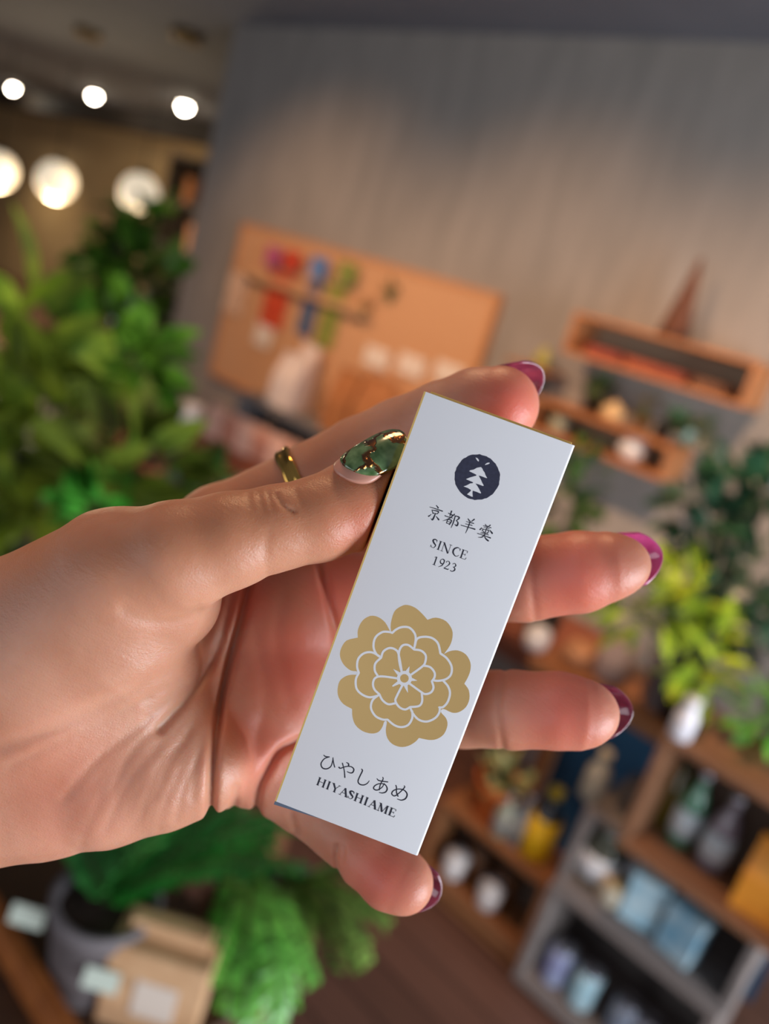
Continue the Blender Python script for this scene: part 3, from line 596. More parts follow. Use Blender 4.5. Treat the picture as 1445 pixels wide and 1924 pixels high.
def frond(fo, st, p0, d, ln, n, seed, lw=.012, ll=.03, droop=1.0):
    r = random.Random(seed); d = Vector(d).normalized(); p = Vector(p0); P = [p.copy()]
    for i in range(n):
        d = (d + Vector((0, 0, -droop / n)) + rv(r) * .05).normalized(); p = p + d * (ln / n); P.append(p.copy())
        s = d.cross(Vector((0, 0, 1)));
        s = s.normalized() if s.length > .05 else Vector((1, 0, 0)); k = 1 - .75 * abs(i / n - .35)
        for sg in (-1, 1): leaf(fo, p, s * sg + d * .5 + rv(r) * .15, s.cross(d) + rv(r) * .3, ll * k, lw, .3)
    st.tube(P, [.0022] * len(P), 5)
def fern(name, lb, base, potr, poth, potm, fr, m, rim=True):
    t = empty(name, base, lb, 'fern'); base = Vector(base); pot_parts(t, Vector((0, 0, 0)), potr, poth, potm, rim); F, S = MB(), MB()
    for i, (tgt, ln, dr, ll, lw) in enumerate(fr):
        p0 = Vector((0, 0, poth * .95)); d = Vector(tgt) - base - p0
        frond(F, S, p0, d.normalized() + Vector((0, 0, dr * .5)), max(ln, d.length * 1.1), 16, i * 7 + len(name), lw, ll, dr)
    S.build('stems', mat('fern_stem', srgb(64, 84, 34), .6), t); F.build('foliage', m, t, True)
    return t
rr = random.Random(5)
fr = []
for i in range(22):
    fr.append((at(rr.uniform(110, 540), rr.uniform(1500, 1650), rr.uniform(.86, 1.08)), .12, rr.uniform(.5, 1.0), rr.uniform(.024, .034), .012))
fern('potted_fern', 'lush green fern in a grey pot under the wrist', (pp.x, pp.y, ZF + .0005), .062, .125, greypot, fr, G_fern)
# trailing fern in a hanging position to the right of the bag
q = at(430, 1660, 1.02); q.z -= .03
fr = []
for i in range(12): fr.append((at(rr.uniform(370, 570), rr.uniform(1720, 1960), rr.uniform(.9, 1.02)), .16, rr.uniform(.7, 1.5), .026, .011))
tf = fern('trailing_fern', 'bright lacy fern trailing down beside the tan paper bag', (q.x - .02, q.y + .05, q.z - .06), .04, .07, blackpot, fr, G_bright)
stz = tf.location.z
pedestal('wooden pedestal under the bright trailing fern', tf.location.x, tf.location.y, stz)
q = at(560, 1640, 1.25)
fr = []
for i in range(17): fr.append((at(rr.uniform(520, 740), rr.uniform(1600, 1830), rr.uniform(1.05, 1.3)), .14, rr.uniform(.6, 1.2), .024, .010))
tf = fern('dim_fern', 'dimmer loose fern between the paper bag and the brown floor', (q.x, q.y, q.z - .1), .045, .08, greypot, fr, G_trail)
stz = tf.location.z
pedestal('wooden pedestal under the dimmer loose fern', tf.location.x, tf.location.y, stz)
# tan bag beside the pot, and the price tags
bp_ = at(290, 1880, .96)
t = empty('tan_bag', (bp_.x, bp_.y, ZF + .001), 'light tan paper bag leaning beside the grey fern pot', 'bag', rz=math.radians(38))
lt = mat('light_kraft', srgb(206, 164, 124), .85, col2=srgb(190, 146, 106), nscale=18)
MB().box(-.06, .06, -.035, .035, 0, .115, bev=.004).build('body', lt, t); MB().box(-.02, .03, -.037, -.034, .03, .08).build('label', mat('bag_label', srgb(212, 196, 182), .7), t); MB().box(-.048, .048, -.01, .01, .113, .135, bev=.002).build('folded_top', lt, t)
tg = mat('price_card', srgb(196, 204, 190), .6)
for px, py, dep, lb in ((52, 1722, .93, 'pale price card on the bench edge at the left picture edge'), (190, 1842, .90, 'pale price card at the foot of the grey fern pot')):
    p = at(px, py, dep); o = MB().box(-.02, .02, -.001, .001, -.011, .011).build('price_tag', tg); o.location = p; o.rotation_euler = (math.radians(-30), 0, math.radians(40)); tag(o, lb, 'price tag', 'price cards on the bench')
# ------------------------------------------------------------------ the carton in the hand
def ucam(p):                      # hand units (x right, y up, z towards viewer, camera at 0) -> world
    return Vector(CAM + (CR * p[0] + CU * p[1] - CF * (-p[2])) * US) if False else Vector(CAM + (CR * p[0] + CU * p[1] - CF * p[2]) * US)
BR = np.array([[0.93752626, 0.34207774, -0.06346131], [-0.34588694, 0.93608975, -0.06401729], [0.03750659, 0.08196833, 0.99592894]])
BT = np.array([7.222, -22.997, -158.176]); BW, BL, BD = 31.0, 87.86, 16.0
def boxw(x, y, z=0.0):            # carton coordinates -> hand units
    return BR @ np.array([x, y, z]) + BT
def boxpx(px, py):                # a point seen on the carton's front -> carton coordinates
    d = np.array([(px - IW / 2) / FPX, -(py - IH / 2) / FPX, -1.0]); n = BR[:, 2]
    q = BR.T @ (d * ((n @ BT) / (n @ d)) - BT); return q[0], q[1]
M_BOX = Matrix.Translation(ucam(BT)) @ Matrix((
    tuple((CR[i] * BR[0, 0] + CU[i] * BR[1, 0] - CF[i] * BR[2, 0], CR[i] * BR[0, 1] + CU[i] * BR[1, 1] - CF[i] * BR[2, 1],
           CR[i] * BR[0, 2] + CU[i] * BR[1, 2] - CF[i] * BR[2, 2]) for i in range(3)))).to_4x4() @ Matrix.Scale(US, 4)

paper = mat('carton_paper', srgb(234, 233, 236), 0.42, spec=0.4)
foil = mat('gold_foil_paper', srgb(222, 182, 100), 0.35, metal=0.25)
ink_gold = mat('gold_ink', srgb(210, 174, 112), 0.4, metal=0.2)
ink_navy = mat('navy_ink', srgb(38, 40, 62), 0.55, col2=srgb(46, 48, 72), nscale=1.5)
ink_black = mat('black_ink', srgb(34, 34, 50), 0.55)
flap_in = mat('flap_inside', srgb(92, 104, 124), 0.35)

carton = empty('confectionery_carton', label='slim white carton with a gold flower and navy tree emblem, pinched in the hand', cat='box')
carton.matrix_world = M_BOX
hw, hl = BW / 2, BL / 2
# sleeve: front panel, right side, left gold side, back; cross-section flares a little towards the back
mb = MB()
prof = []
r_ = 0.55
def corner(cx, cy, a0, a1, r, n=4):
    return [(cx + r * math.cos(math.radians(a0 + (a1 - a0) * k / n)), cy + r * math.sin(math.radians(a0 + (a1 - a0) * k / n))) for k in range(n + 1)]
fl_r, fl_l = 1.55, 0.6             # flare of the back edges
prof += corner(-hw + 0.15, -0.15, 180, 90, 0.15)
prof += corner(hw - r_, -r_, 90, 0, r_)
prof += corner(hw + fl_r - 0.3, -BD + 0.3, 0, -90, 0.3)
prof += corner(-hw - fl_l + 0.3, -BD + 0.3, -90, -180, 0.3)
N_ = len(prof)
ys = [-hl + BL * k / 12 for k in range(13)]
def bow(y): return 0.0
vs = [(x, y, z) for y in ys for (x, z) in prof]
fs, mi = [], []
for i in range(12):
    for k in range(N_):
        k2 = (k + 1) % N_
        fs.append((i * N_ + k, i * N_ + k2, (i + 1) * N_ + k2, (i + 1) * N_ + k)); mi.append(1 if k >= 14 and (k >= 19 or k == N_ - 1) else 0)
me = bpy.data.meshes.new('sleeve'); me.from_pydata(vs, [], fs); me.polygons.foreach_set('material_index', mi)
sleeve = link('sleeve', me, [paper, foil], carton)
bm = bmesh.new(); bm.from_mesh(me); bmesh.ops.recalc_face_normals(bm, faces=bm.faces); bm.to_mesh(me); bm.free()
for p in me.polygons: p.use_smooth = True
try: me.set_sharp_from_angle(angle=math.radians(35))
except Exception: pass
# top tuck flap with its gold edge standing proud, and the bottom flap hanging a hair open
m1 = MB()
m1.box(-hw + 1.2, hw - 0.6, hl - 0.2, hl + 0.5, -BD + 0.8, -0.9, bev=0.15)
m1.build('tuck_flap', foil, carton)
m1 = MB(); m1.box(-hw + 0.1, hw - 0.1, hl - 1.2, hl - 0.05, -BD + 0.4, -0.35, bev=0.1); m1.build('lid_panel', paper, carton)
m1 = MB()
Mf = Matrix.Translation((-hw, -hl, -0.4)) @ Matrix.Rotation(math.radians(4.5), 4, 'Z')
m1.add([Mf @ Vector(p) for p in ((0, 0, 0), (24, 0, 0), (24, 0.0, -15), (0, 0.0, -15), (0, -0.95, 0), (10, -0.9, 0), (10, -0.9, -15), (0, -0.95, -15))],
       [(0, 1, 2, 3), (4, 5, 6, 7), (0, 4, 7, 3), (0, 1, 5, 4), (3, 2, 6, 7), (1, 2, 6, 5)])
Mg = Matrix.Translation((-hw, -hl, -0.4))
m1 = MB(); m1.add([Mg @ Vector(p) for p in ((0.05, -0.02, 0), (12, -0.02, 0), (12, -0.02, -15), (0.05, -0.02, -15), (0.05, -0.95, 0), (12, -0.1, 0), (12, -0.1, -15), (0.05, -0.95, -15))],
       [(0, 1, 2, 3), (7, 6, 5, 4), (0, 3, 7, 4), (0, 4, 5, 1), (3, 2, 6, 7), (1, 5, 6, 2)])
m1.build('bottom_flap', flap_in, carton)
m1 = MB(); m1.box(-hw + 0.1, hw - 0.1, -hl + 0.02, -hl + 0.6, -BD + 0.4, -0.3); m1.build('base_panel', paper, carton)

b = MB(); b.box(-hw + 0.02, -hw + 0.34, -hl, hl, -0.3, 0.012); b.build('gold_edge', foil, carton)
# ---- printing: ribbons and outlines laid a few hundredths of a millimetre above the card
def smooth_path(pts, sub=5, closed=False):
    P = [np.array(p, float) for p in pts]; n = len(P)
    if n < 3: return [P[0] + (P[-1] - P[0]) * k / sub for k in range(sub + 1)]
    out = []
    for i in range(n if closed else n - 1):
        if closed: a, b, c, d = P[(i - 1) % n], P[i], P[(i + 1) % n], P[(i + 2) % n]
        else: a, b, c, d = P[max(i - 1, 0)], P[i], P[i + 1], P[min(i + 2, n - 1)]
        for k in range(sub):
            t = k / sub
            out.append(0.5 * ((2 * b) + (c - a) * t + (2 * a - 5 * b + 4 * c - d) * t * t + (3 * b - a - 3 * c + d) * t ** 3))
    if not closed: out.append(P[-1])
    return out
def ribbon(m, pts, z, cap=True, smooth=True):
    """pts: (x, y, width) in carton units"""
    P = smooth_path(pts) if smooth else [np.array(p, float) for p in pts]
    n = len(P); vs = []
    for i in range(n):
        t = P[min(i + 1, n - 1)][:2] - P[max(i - 1, 0)][:2]; t = t / (np.linalg.norm(t) + 1e-9); nn = np.array([-t[1], t[0]])
        w = max(P[i][2], 0.01) / 2
        vs += [(*(P[i][:2] + nn * w), z), (*(P[i][:2] - nn * w), z)]
    m.add(vs, [(2 * i, 2 * i + 1, 2 * i + 3, 2 * i + 2) for i in range(n - 1)])
    if cap:
        for q in (P[0], P[-1]):
            w = max(q[2], 0.01) / 2
            m.add([(q[0] + w * math.cos(a * math.pi / 4), q[1] + w * math.sin(a * math.pi / 4), z + 0.0003) for a in range(8)], [tuple(range(8))])
def crop(x0, y0, s):              # converter from a close view of the print to carton units
    return lambda x, y: boxpx(x0 + x * s, y0 + y * s)
def strokes(name, m, conv, s, lst, z):
    b = MB(); k = s * 31.0 / 301 * 1.22
    for st in lst:
        w = st[0]; pts = st[1:]
        ww = w if isinstance(w, (list, tuple)) else [w] * len(pts)
        if len(ww) == 2: ww = [ww[0] + (ww[1] - ww[0]) * i / max(1, len(pts) - 1) for i in range(len(pts))]
        ribbon(b, [(*conv(*p), ww[i] * k) for i, p in enumerate(pts)], z + 0.0006 * lst.index(st))
    return b.build(name, m, carton)
def fill(name, polys, m, conv, z, sub=4, smooth=True):
    cu = bpy.data.curves.new(name, 'CURVE'); cu.dimensions = '2D'; cu.fill_mode = 'FRONT'
    for pts in polys:
        q = [conv(*p) for p in pts]
        if smooth: q = [tuple(p) for p in smooth_path(q, sub, True)]
        sp = cu.splines.new('POLY'); sp.points.add(len(q) - 1)
        for i, p in enumerate(q): sp.points[i].co = (p[0], p[1], 0, 1)
        sp.use_cyclic_u = True
    tmp = bpy.data.objects.new(name, cu); COL.objects.link(tmp)
    dg = bpy.context.evaluated_depsgraph_get(); dg.update()
    me = bpy.data.meshes.new_from_object(tmp.evaluated_get(dg)); bpy.data.objects.remove(tmp)
    me.name = name; me.materials.clear()
    for v in me.vertices: v.co.z = z
    return link(name, me, m, carton)

# emblem: navy disc with a rough cut edge, tree and two leaves reversed out in white
cv = crop(845, 845, 100 / 1445)
random.seed(4)
disc = [(748 + (618 + random.uniform(-11, 9)) * math.cos(a * math.pi / 30), 744 + (622 + random.uniform(-11, 9)) * math.sin(a * math.pi / 30)) for a in range(60)]
tree = [(850, 470), (890, 515), (905, 560), (950, 620), (972, 690), (1018, 768), (1000, 772), (850, 715), (785, 700), (850, 820), (885, 900),
        (925, 972), (905, 985), (800, 945), (700, 915), (760, 1000), (790, 1050), (855, 1178), (835, 1187), (720, 1140), (625, 1110), (618, 1180),
        (628, 1275), (602, 1278), (470, 1210), (540, 1150), (580, 1110), (570, 1088), (500, 1042), (377, 995), (450, 972), (560, 915), (625, 908),
        (635, 885), (610, 872), (440, 798), (560, 750), (720, 705), (728, 682), (690, 660), (528, 582), (560, 556), (650, 540), (740, 490)]
leaf_a = [(702, 208), (760, 235), (795, 280), (788, 322), (752, 300), (718, 245)]
leaf_b = [(1078, 348), (1086, 372), (1030, 400), (958, 416), (966, 394), (1020, 355)]
fill('emblem', [disc, tree, leaf_a, leaf_b], ink_navy, cv, 0.008, smooth=False)
# brushed kanji
kanji = [
    ([14, 24], (205, 205), (225, 226), (240, 250)), ([10, 20], (78, 234), (180, 264), (322, 314)),
    ([14, 16], (122, 292), (132, 330), (142, 362)), ([12, 22, 10], (125, 294), (246, 322), (216, 372)), ([12, 12], (142, 350), (222, 366)),
    ([18, 26, 24, 5], (185, 366), (152, 445), (126, 482), (100, 454)), ([22, 10], (56, 412), (80, 398), (106, 374)), ([10, 28], (200, 414), (228, 448), (250, 478)),
    ([14, 20], (440, 354), (480, 376), (520, 392)), ([24, 14], (500, 316), (484, 365), (468, 412)), ([16, 12], (372, 402), (430, 424), (520, 448)),
    ([18, 18, 4], (558, 374), (450, 460), (326, 504)), ([16, 14], (428, 470), (414, 510), (402, 546)), ([12, 22, 20], (430, 474), (500, 496), (458, 572)),
    ([10, 10], (418, 510), (478, 530)), ([12, 12], (404, 544), (456, 562)),
    ([16, 20, 8], (574, 408), (536, 530), (492, 636)), ([10, 24, 14], (556, 400), (652, 438), (592, 500)), ([12, 22, 26, 6], (592, 500), (626, 540), (602, 596), (560, 566)),
    ([14, 22], (820, 462), (845, 498)), ([22, 12], (940, 474), (886, 516)), ([10, 16], (786, 516), (930, 552)), ([10, 15], (770, 560), (898, 590)),
    ([12, 14, 22], (682, 586), (830, 628), (952, 664)), ([18, 18, 7], (862, 512), (816, 640), (772, 740)),
    ([12, 16], (1156, 570), (1174, 598)), ([18, 10], (1252, 586), (1212, 616)), ([10, 14], (1118, 596), (1266, 636)), ([9, 12], (1128, 626), (1232, 656)),
    ([14, 14], (1200, 604), (1166, 690)), ([9, 12], (1096, 656), (1226, 690)), ([14, 20], (1086, 640), (1052, 672)), ([12, 28], (1244, 682), (1288, 742)),
    ([12, 16], (1118, 664), (1098, 690)), ([10, 14], (1206, 672), (1222, 700)),
    ([10, 15], (1112, 700), (1132, 722)), ([15, 10], (1220, 716), (1188, 738)), ([9, 11], (1086, 722), (1208, 752)), ([9, 11], (1064, 736), (1216, 776)),
    ([12, 12, 20], (1004, 746), (1130, 788), (1254, 834)), ([14, 16], (1164, 690), (1140, 790)), ([18, 16, 6], (1136, 776), (1086, 820), (1020, 822)),
    ([10, 20, 26, 6], (1136, 790), (1162, 846), (1206, 884), (1226, 892)),
]
strokes('kanji_lettering', ink_black, crop(800, 930, 140 / 1445), 140 / 1445, kanji, 0.008)
kana = [
    ([10, 14, 12], (168, 136), (194, 155), (245, 160)), ([12, 13, 15, 16, 15, 13, 12, 11], (243, 160), (176, 186), (132, 250), (150, 308), (208, 322), (264, 290), (288, 220), (295, 172)),
    ([12, 14], (293, 176), (302, 240), (317, 298)),
    ([18, 14, 12, 13, 16, 16, 13, 10], (376, 302), (398, 314), (470, 291), (540, 293), (576, 326), (564, 368), (530, 378), (486, 360)),
    ([8, 16, 18], (476, 236), (504, 252), (506, 278)), ([14, 13, 16], (422, 246), (446, 340), (455, 438)),
    ([12, 16, 15, 15, 15, 14, 12, 8], (682, 326), (694, 348), (660, 420), (634, 488), (656, 530), (710, 541), (758, 520), (787, 484)),
    ([10, 14, 13], (892, 456), (922, 482), (1038, 500)), ([10, 13, 13, 13], (970, 436), (974, 462), (936, 540), (922, 608)),
    ([10, 12, 14, 15, 14, 12, 13, 16, 16, 13, 9], (992, 520), (958, 574), (892, 611), (846, 590), (864, 550), (930, 522), (1000, 536), (1030, 590), (1010, 634), (964, 650), (922, 642)),
    ([12, 14, 15, 17], (1148, 546), (1156, 574), (1156, 640), (1176, 692)),
    ([10, 14, 13, 14, 15, 14, 12, 14, 17, 17, 13, 9], (1262, 552), (1264, 576), (1192, 650), (1130, 690), (1092, 662), (1112, 620), (1180, 596), (1258, 611), (1300, 664), (1280, 724), (1224, 747), (1168, 732)),
]
strokes('kana_lettering', ink_black, crop(585, 1400, 200 / 1445), 200 / 1445, kana, 0.008)
# roman capitals and figures: thick and thin strokes with bracketed serifs, cap height 1
T, t_ = 0.145, 0.05
def sf(x, y, w=0.30): return ([0.045, 0.06, 0.045], (x - w / 2, y), (x, y), (x + w / 2, y))
GL = {
    'S': ([([.05, .09, .12, .16, .16, .12, .07, .05], (.50, .80), (.42, .95), (.22, .96), (.10, .78), (.28, .55), (.50, .36), (.40, .06), (.20, .03)), ([.07, .05], (.20, .03), (.05, .22)), ([.05, .05], (.50, .98), (.50, .72)), ([.05, .05], (.05, .27), (.05, .0))], .60),
    'I': ([([T, T], (.2, 0), (.2, 1)), sf(.2, .02), sf(.2, .98)], .42),
    'N': ([([t_, t_], (.17, 0), (.17, 1)), ([.15, .15], (.14, 1), (.83, -.02)), ([t_, t_], (.85, 0), (.85, 1)), sf(.17, .02, .28), sf(.11, .98, .2), sf(.85, .98, .28)], 1.02),
    'C': ([([.05, .06, .10, .16, .16, .10, .06, .05], (.74, .76), (.62, .93), (.42, .97), (.14, .70), (.14, .30), (.42, .03), (.66, .06), (.78, .24)), ([.05, .05], (.74, .98), (.74, .70))], .84),
    'E': ([([T, T], (.2, 0), (.2, 1)), ([.05, .05], (.05, .975), (.64, .975)), ([.05, .05], (.2, .52), (.52, .52)), ([.05, .05], (.05, .025), (.66, .025)), ([.05, .06], (.64, 1), (.645, .76)), ([.05, .05], (.52, .64), (.52, .40)), ([.06, .06], (.65, 0), (.72, .26))], .80),
    'H': ([([T, T], (.2, 0), (.2, 1)), ([T, T], (.76, 0), (.76, 1)), ([.06, .06], (.2, .52), (.76, .52)), sf(.2, .02), sf(.2, .98), sf(.76, .02), sf(.76, .98)], .96),
    'Y': ([([T, T], (.42, 0), (.42, .48)), ([.15, .14], (.10, 1), (.42, .44)), ([.06, .06], (.76, 1), (.44, .46)), sf(.42, .02), sf(.12, .98, .32), sf(.74, .98, .26)], .84),
    'A': ([([.06, .06], (.10, 0), (.44, 1)), ([.16, .16], (.42, 1), (.76, 0)), ([.06, .06], (.22, .36), (.62, .36)), sf(.10, .02, .26), sf(.76, .02, .32)], .88),
    'M': ([([.06, .06], (.14, 0), (.18, 1)), ([.15, .15], (.18, 1), (.52, .04)), ([.06, .06], (.52, .02), (.86, 1)), ([T, T], (.90, 0), (.88, 1)), sf(.13, .02, .26), sf(.14, .98, .2), sf(.90, .02), sf(.94, .98, .2)], 1.08),
    '1': ([([.12, .12], (.28, 0), (.28, .98)), ([.05, .08], (.08, .84), (.28, .97)), sf(.28, .02, .36)], .5),
    '9': ([([.09, .12, .09, .07, .10, .11, .08, .06, .09], (.46, .62), (.44, .86), (.28, .97), (.10, .84), (.09, .60), (.22, .44), (.36, .46), (.44, .56), (.46, .70)), ([.12, .10, .04], (.47, .66), (.38, .26), (.08, -.03))], .58),
    '2': ([([.10, .06, .07, .12, .08, .05], (.08, .74), (.12, .90), (.28, .97), (.44, .76), (.32, .44), (.04, .06)), ([.10, .10], (.04, .06), (.50, .06)), ([.06, .05], (.48, .06), (.54, .2))], .58),
    '3': ([([.07, .06, .08, .12, .07, .04], (.08, .80), (.16, .93), (.28, .96), (.42, .78), (.32, .58), (.18, .52)), ([.05, .10, .13, .08, .09], (.18, .53), (.38, .48), (.46, .26), (.26, .02), (.05, .06))], .56),
}
def roman(name, conv, s, h, items, ang, bold=1.0, wscale=1.0):
    bold *= 1.12; zz = 0.008; b = MB(); ca, sa = math.cos(math.radians(ang)), math.sin(math.radians(ang)); cb, sb = math.cos(math.radians(19.4)), math.sin(math.radians(19.4)); k = s * 31.0 / 301
    for ch, x0, y0 in items:
        for st in GL[ch][0]:
            pts = st[1:]; ww = st[0] if len(st[0]) == len(pts) else [st[0][0] + (st[0][-1] - st[0][0]) * i / max(1, len(pts) - 1) for i in range(len(pts))]
            q = []
            for (u, v), w in zip(pts, ww):
                u2 = u * wscale * h; v2 = v * h
                q.append((*conv(x0 + u2 * ca + v2 * sb, y0 + u2 * sa - v2 * cb), w * h * k * (bold if w > 0.08 else (1 + (bold - 1) * 0.4))))
            zz += 0.0006; ribbon(b, q, zz, cap=False, smooth=len(q) > 3)
    return b.build(name, ink_black, carton)
cv = crop(800, 930, 140 / 1445)
roman('roman_lettering', cv, 140 / 1445, 176, [('S', 78, 1006), ('I', 200, 1050), ('N', 276, 1078), ('C', 486, 1154), ('E', 640, 1212)], 20.0, bold=1.0, wscale=1.1)
roman('year_lettering', cv, 140 / 1445, 172, [('1', 108, 1340), ('9', 232, 1385), ('2', 340, 1424), ('3', 462, 1468)], 20.3, bold=1.1, wscale=1.12)
cv = crop(585, 1400, 200 / 1445)
def along(u): return 60 + u * math.cos(math.radians(22.8)), 535 + u * math.sin(math.radians(22.8))
roman('bold_lettering', cv, 200 / 1445, 112, [(c, *along(u)) for c, u in (('H', -4), ('I', 139), ('Y', 210), ('A', 338), ('S', 460), ('H', 548), ('I', 694), ('A', 766), ('M', 896), ('E', 1054))], 22.8, bold=1.4, wscale=1.26)
# gold flower: a gold silhouette with the petal lines left white
cv = crop(625, 1125, 270 / 1445)
sil = [(587, 335), (585, 250), (620, 130), (690, 75), (750, 62), (830, 90), (900, 150), (953, 210), (960, 210), (1040, 190), (1140, 225), (1200, 310), (1205, 390), (1180, 470), (1128, 545),
       (1120, 556), (1180, 527), (1260, 520), (1340, 560), (1385, 640), (1385, 720), (1360, 790), (1326, 852), (1328, 858), (1370, 920), (1375, 1010), (1340, 1090), (1270, 1140), (1200, 1145), (1115, 1108),
       (1088, 1138), (1140, 1200), (1155, 1270), (1120, 1360), (1050, 1410), (970, 1420), (872, 1400), (866, 1402), (830, 1440), (760, 1480), (680, 1490), (600, 1460), (550, 1400), (535, 1320), (546, 1238),
       (520, 1236), (500, 1290), (460, 1340), (390, 1355), (300, 1330), (230, 1270), (200, 1190), (196, 1112), (192, 1106), (110, 1060), (60, 990), (50, 910), (70, 830), (120, 785), (180, 765), (250, 762),
       (250, 732), (180, 720), (110, 660), (75, 580), (85, 500), (140, 420), (248, 392), (253, 386), (255, 310), (300, 220), (380, 172), (460, 185), (530, 240), (577, 325)]
fill('flower_print', [sil], ink_gold, cv, 0.008, sub=3)
w = 23
lines = [
    (w, (485, 588), (440, 556), (411, 480), (430, 390), (500, 335), (570, 334), (600, 343)), (w, (600, 343), (640, 308), (700, 284), (770, 290), (820, 340), (836, 400), (822, 492)),
    (w, (828, 470), (850, 402), (920, 382), (1000, 395), (1060, 450), (1084, 550)), (w, (1084, 550), (1150, 600), (1196, 680), (1190, 760), (1140, 808), (1060, 825), (1010, 818)),
    (w, (1110, 822), (1160, 880), (1180, 950), (1158, 1035), (1112, 1088), (1072, 1092)), (w, (1078, 1092), (1072, 1145), (1030, 1200), (950, 1234), (870, 1218), (812, 1160), (785, 1105)),
    (w, (800, 1130), (800, 1200), (760, 1268), (690, 1290), (620, 1270), (552, 1215)), (w, (552, 1215), (500, 1213), (430, 1178), (386, 1100), (402, 1020), (462, 968)),
    (w, (455, 974), (370, 990), (290, 958), (240, 900), (234, 810), (264, 745)), (w, (264, 745), (246, 680), (260, 600), (320, 546), (400, 540), (482, 585)),
    (w, (697, 745), (672, 640), (667, 540), (700, 472), (760, 465), (820, 510)), (w, (820, 510), (890, 522), (936, 570), (930, 640), (900, 682), (790, 762)),
    (w, (912, 672), (980, 687), (1024, 740), (1024, 790), (998, 830)), (w, (998, 830), (1014, 890), (990, 940), (930, 958), (880, 930), (765, 846)),
    (w, (896, 950), (900, 1030), (868, 1078), (780, 1088)), (w, (780, 1088), (730, 1113), (672, 1090), (632, 1030), (645, 980), (706, 860)),
    (w, (630, 1050), (560, 1060), (502, 1020), (470, 960)), (w, (470, 960), (420, 910), (406, 850), (430, 795), (500, 780), (650, 800)),
    (w, (452, 772), (424, 720), (430, 650), (488, 592)), (w, (488, 592), (510, 530), (570, 495), (630, 510), (664, 560), (697, 745)),
    ([44, 40, 4], (722, 800), (670, 758), (612, 708)), ([44, 40, 4], (722, 800), (748, 740), (772, 682)), ([44, 40, 4], (722, 800), (780, 808), (848, 822)),
    ([44, 40, 4], (722, 800), (735, 870), (756, 942)), ([44, 36, 16], (722, 800), (670, 838), (606, 876)),
]
b = MB()
for st in lines:
    pts = st[1:]; ww = st[0] if isinstance(st[0], list) else [st[0]] * len(pts); k = 270 / 1445 * 31.0 / 301
    ribbon(b, [(*cv(*p), ww[i] * k) for i, p in enumerate(pts)], 0.014 + 0.0006 * lines.index(st))
b.add([(*cv(722 + 76 * math.cos(a * math.pi / 16), 800 + 76 * math.sin(a * math.pi / 16)), 0.032) for a in range(32)], [tuple(range(32))])
b.build('petal_outline', paper, carton)
b = MB(); b.add([(*cv(722 + 43 * math.cos(a * math.pi / 16), 800 + 43 * math.sin(a * math.pi / 16)), 0.038) for a in range(32)], [tuple(range(32))])
b.build('flower_centre', ink_gold, carton)
# ------------------------------------------------------------------ the hand
def U3(px, py, dz=0.0):           # a seen point at depth 160 - dz -> hand units
    d = 160.0 - dz
    return np.array([(px - IW / 2) / FPX * d, -(py - IH / 2) / FPX * d, -d])
def UR(rpx, dz=0.0): return rpx * (160.0 - dz) / FPX
CH = {   # joints of each chain: seen centre, height towards the viewer, seen half width
    'thumb': [(85, 1195, -8, 170), (225, 1090, -2, 138), (330, 1048, 2, 107), (430, 1016, 1, 91), (520, 992, -1, 80), (600, 975, -3, 80), (665, 950, -6, 84), (712, 922, -8, 80)],
    'index': [(300, 1090, -34, 100), (420, 1000, -38, 92), (500, 955, -39, 78), (595, 905, -39, 77), (680, 862, -38, 79), (755, 824, -35, 76), (835, 791, -30, 75), (895, 768, -27, 75), (938, 762, -25, 74)],
    'middle': [(300, 1200, -32, 105), (545, 1135, -38, 90), (660, 1120, -41, 80), (790, 1108, -42, 80), (900, 1094, -36, 77), (985, 1088, -30, 79), (1090, 1074, -26, 76), (1146, 1064, -25, 64), (1170, 1061, -25, 51)],
    'ring': [(290, 1310, -30, 105), (535, 1285, -37, 90), (640, 1305, -41, 76), (760, 1322, -42, 78), (870, 1330, -35, 72), (960, 1333, -29, 72), (1050, 1335, -26, 71), (1090, 1340, -25, 66), (1110, 1341, -25, 52)],
    'little': [(250, 1420, -28, 108), (480, 1422, -33, 88), (570, 1494, -33, 66), (640, 1552, -30, 62), (690, 1602, -26, 62), (735, 1645, -23, 62), (757, 1658, -22, 57)],
    'heel': [(-60, 1440, -20, 160), (100, 1462, -18, 140), (200, 1462, -17, 124), (300, 1445, -18, 112), (372, 1428, -20, 104)],
    'thenar': [(-40, 1270, -18, 195), (90, 1235, -12, 190), (210, 1170, -9, 160), (300, 1120, -8, 118)],
    'palm': [(-60, 1345, -24, 200), (120, 1330, -24, 190), (250, 1310, -25, 168), (340, 1290, -29, 120)],
    'arm': [(-900, 1500, 14, 285), (-400, 1400, -2, 262), (-100, 1345, -18, 225)],
    'wrist_up': [(-420, 1290, -6, 190), (-60, 1225, -18, 168)],
    'wrist_dn': [(-420, 1470, -6, 190), (-60, 1440, -18, 168)],
    'fill_a': [(330, 1250, -33, 105), (470, 1222, -38, 94), (575, 1212, -41, 76)],
    'fill_b': [(330, 1370, -31, 105), (450, 1365, -36, 95), (525, 1380, -39, 72)],
    'distal': [(455, 1330, -37, 108), (540, 1180, -39, 84), (500, 1380, -37, 92)],
}
VX = 0.5
LO = np.array([-186.0, -103.0, -222.0]); HI = np.array([68.0, 42.0, -136.0])
NX, NY, NZ = [int(math.ceil(v)) for v in (HI - LO) / VX]
AX = [(LO[i] + VX * np.arange(n)).astype(np.float32) for i, n in enumerate((NX, NY, NZ))]
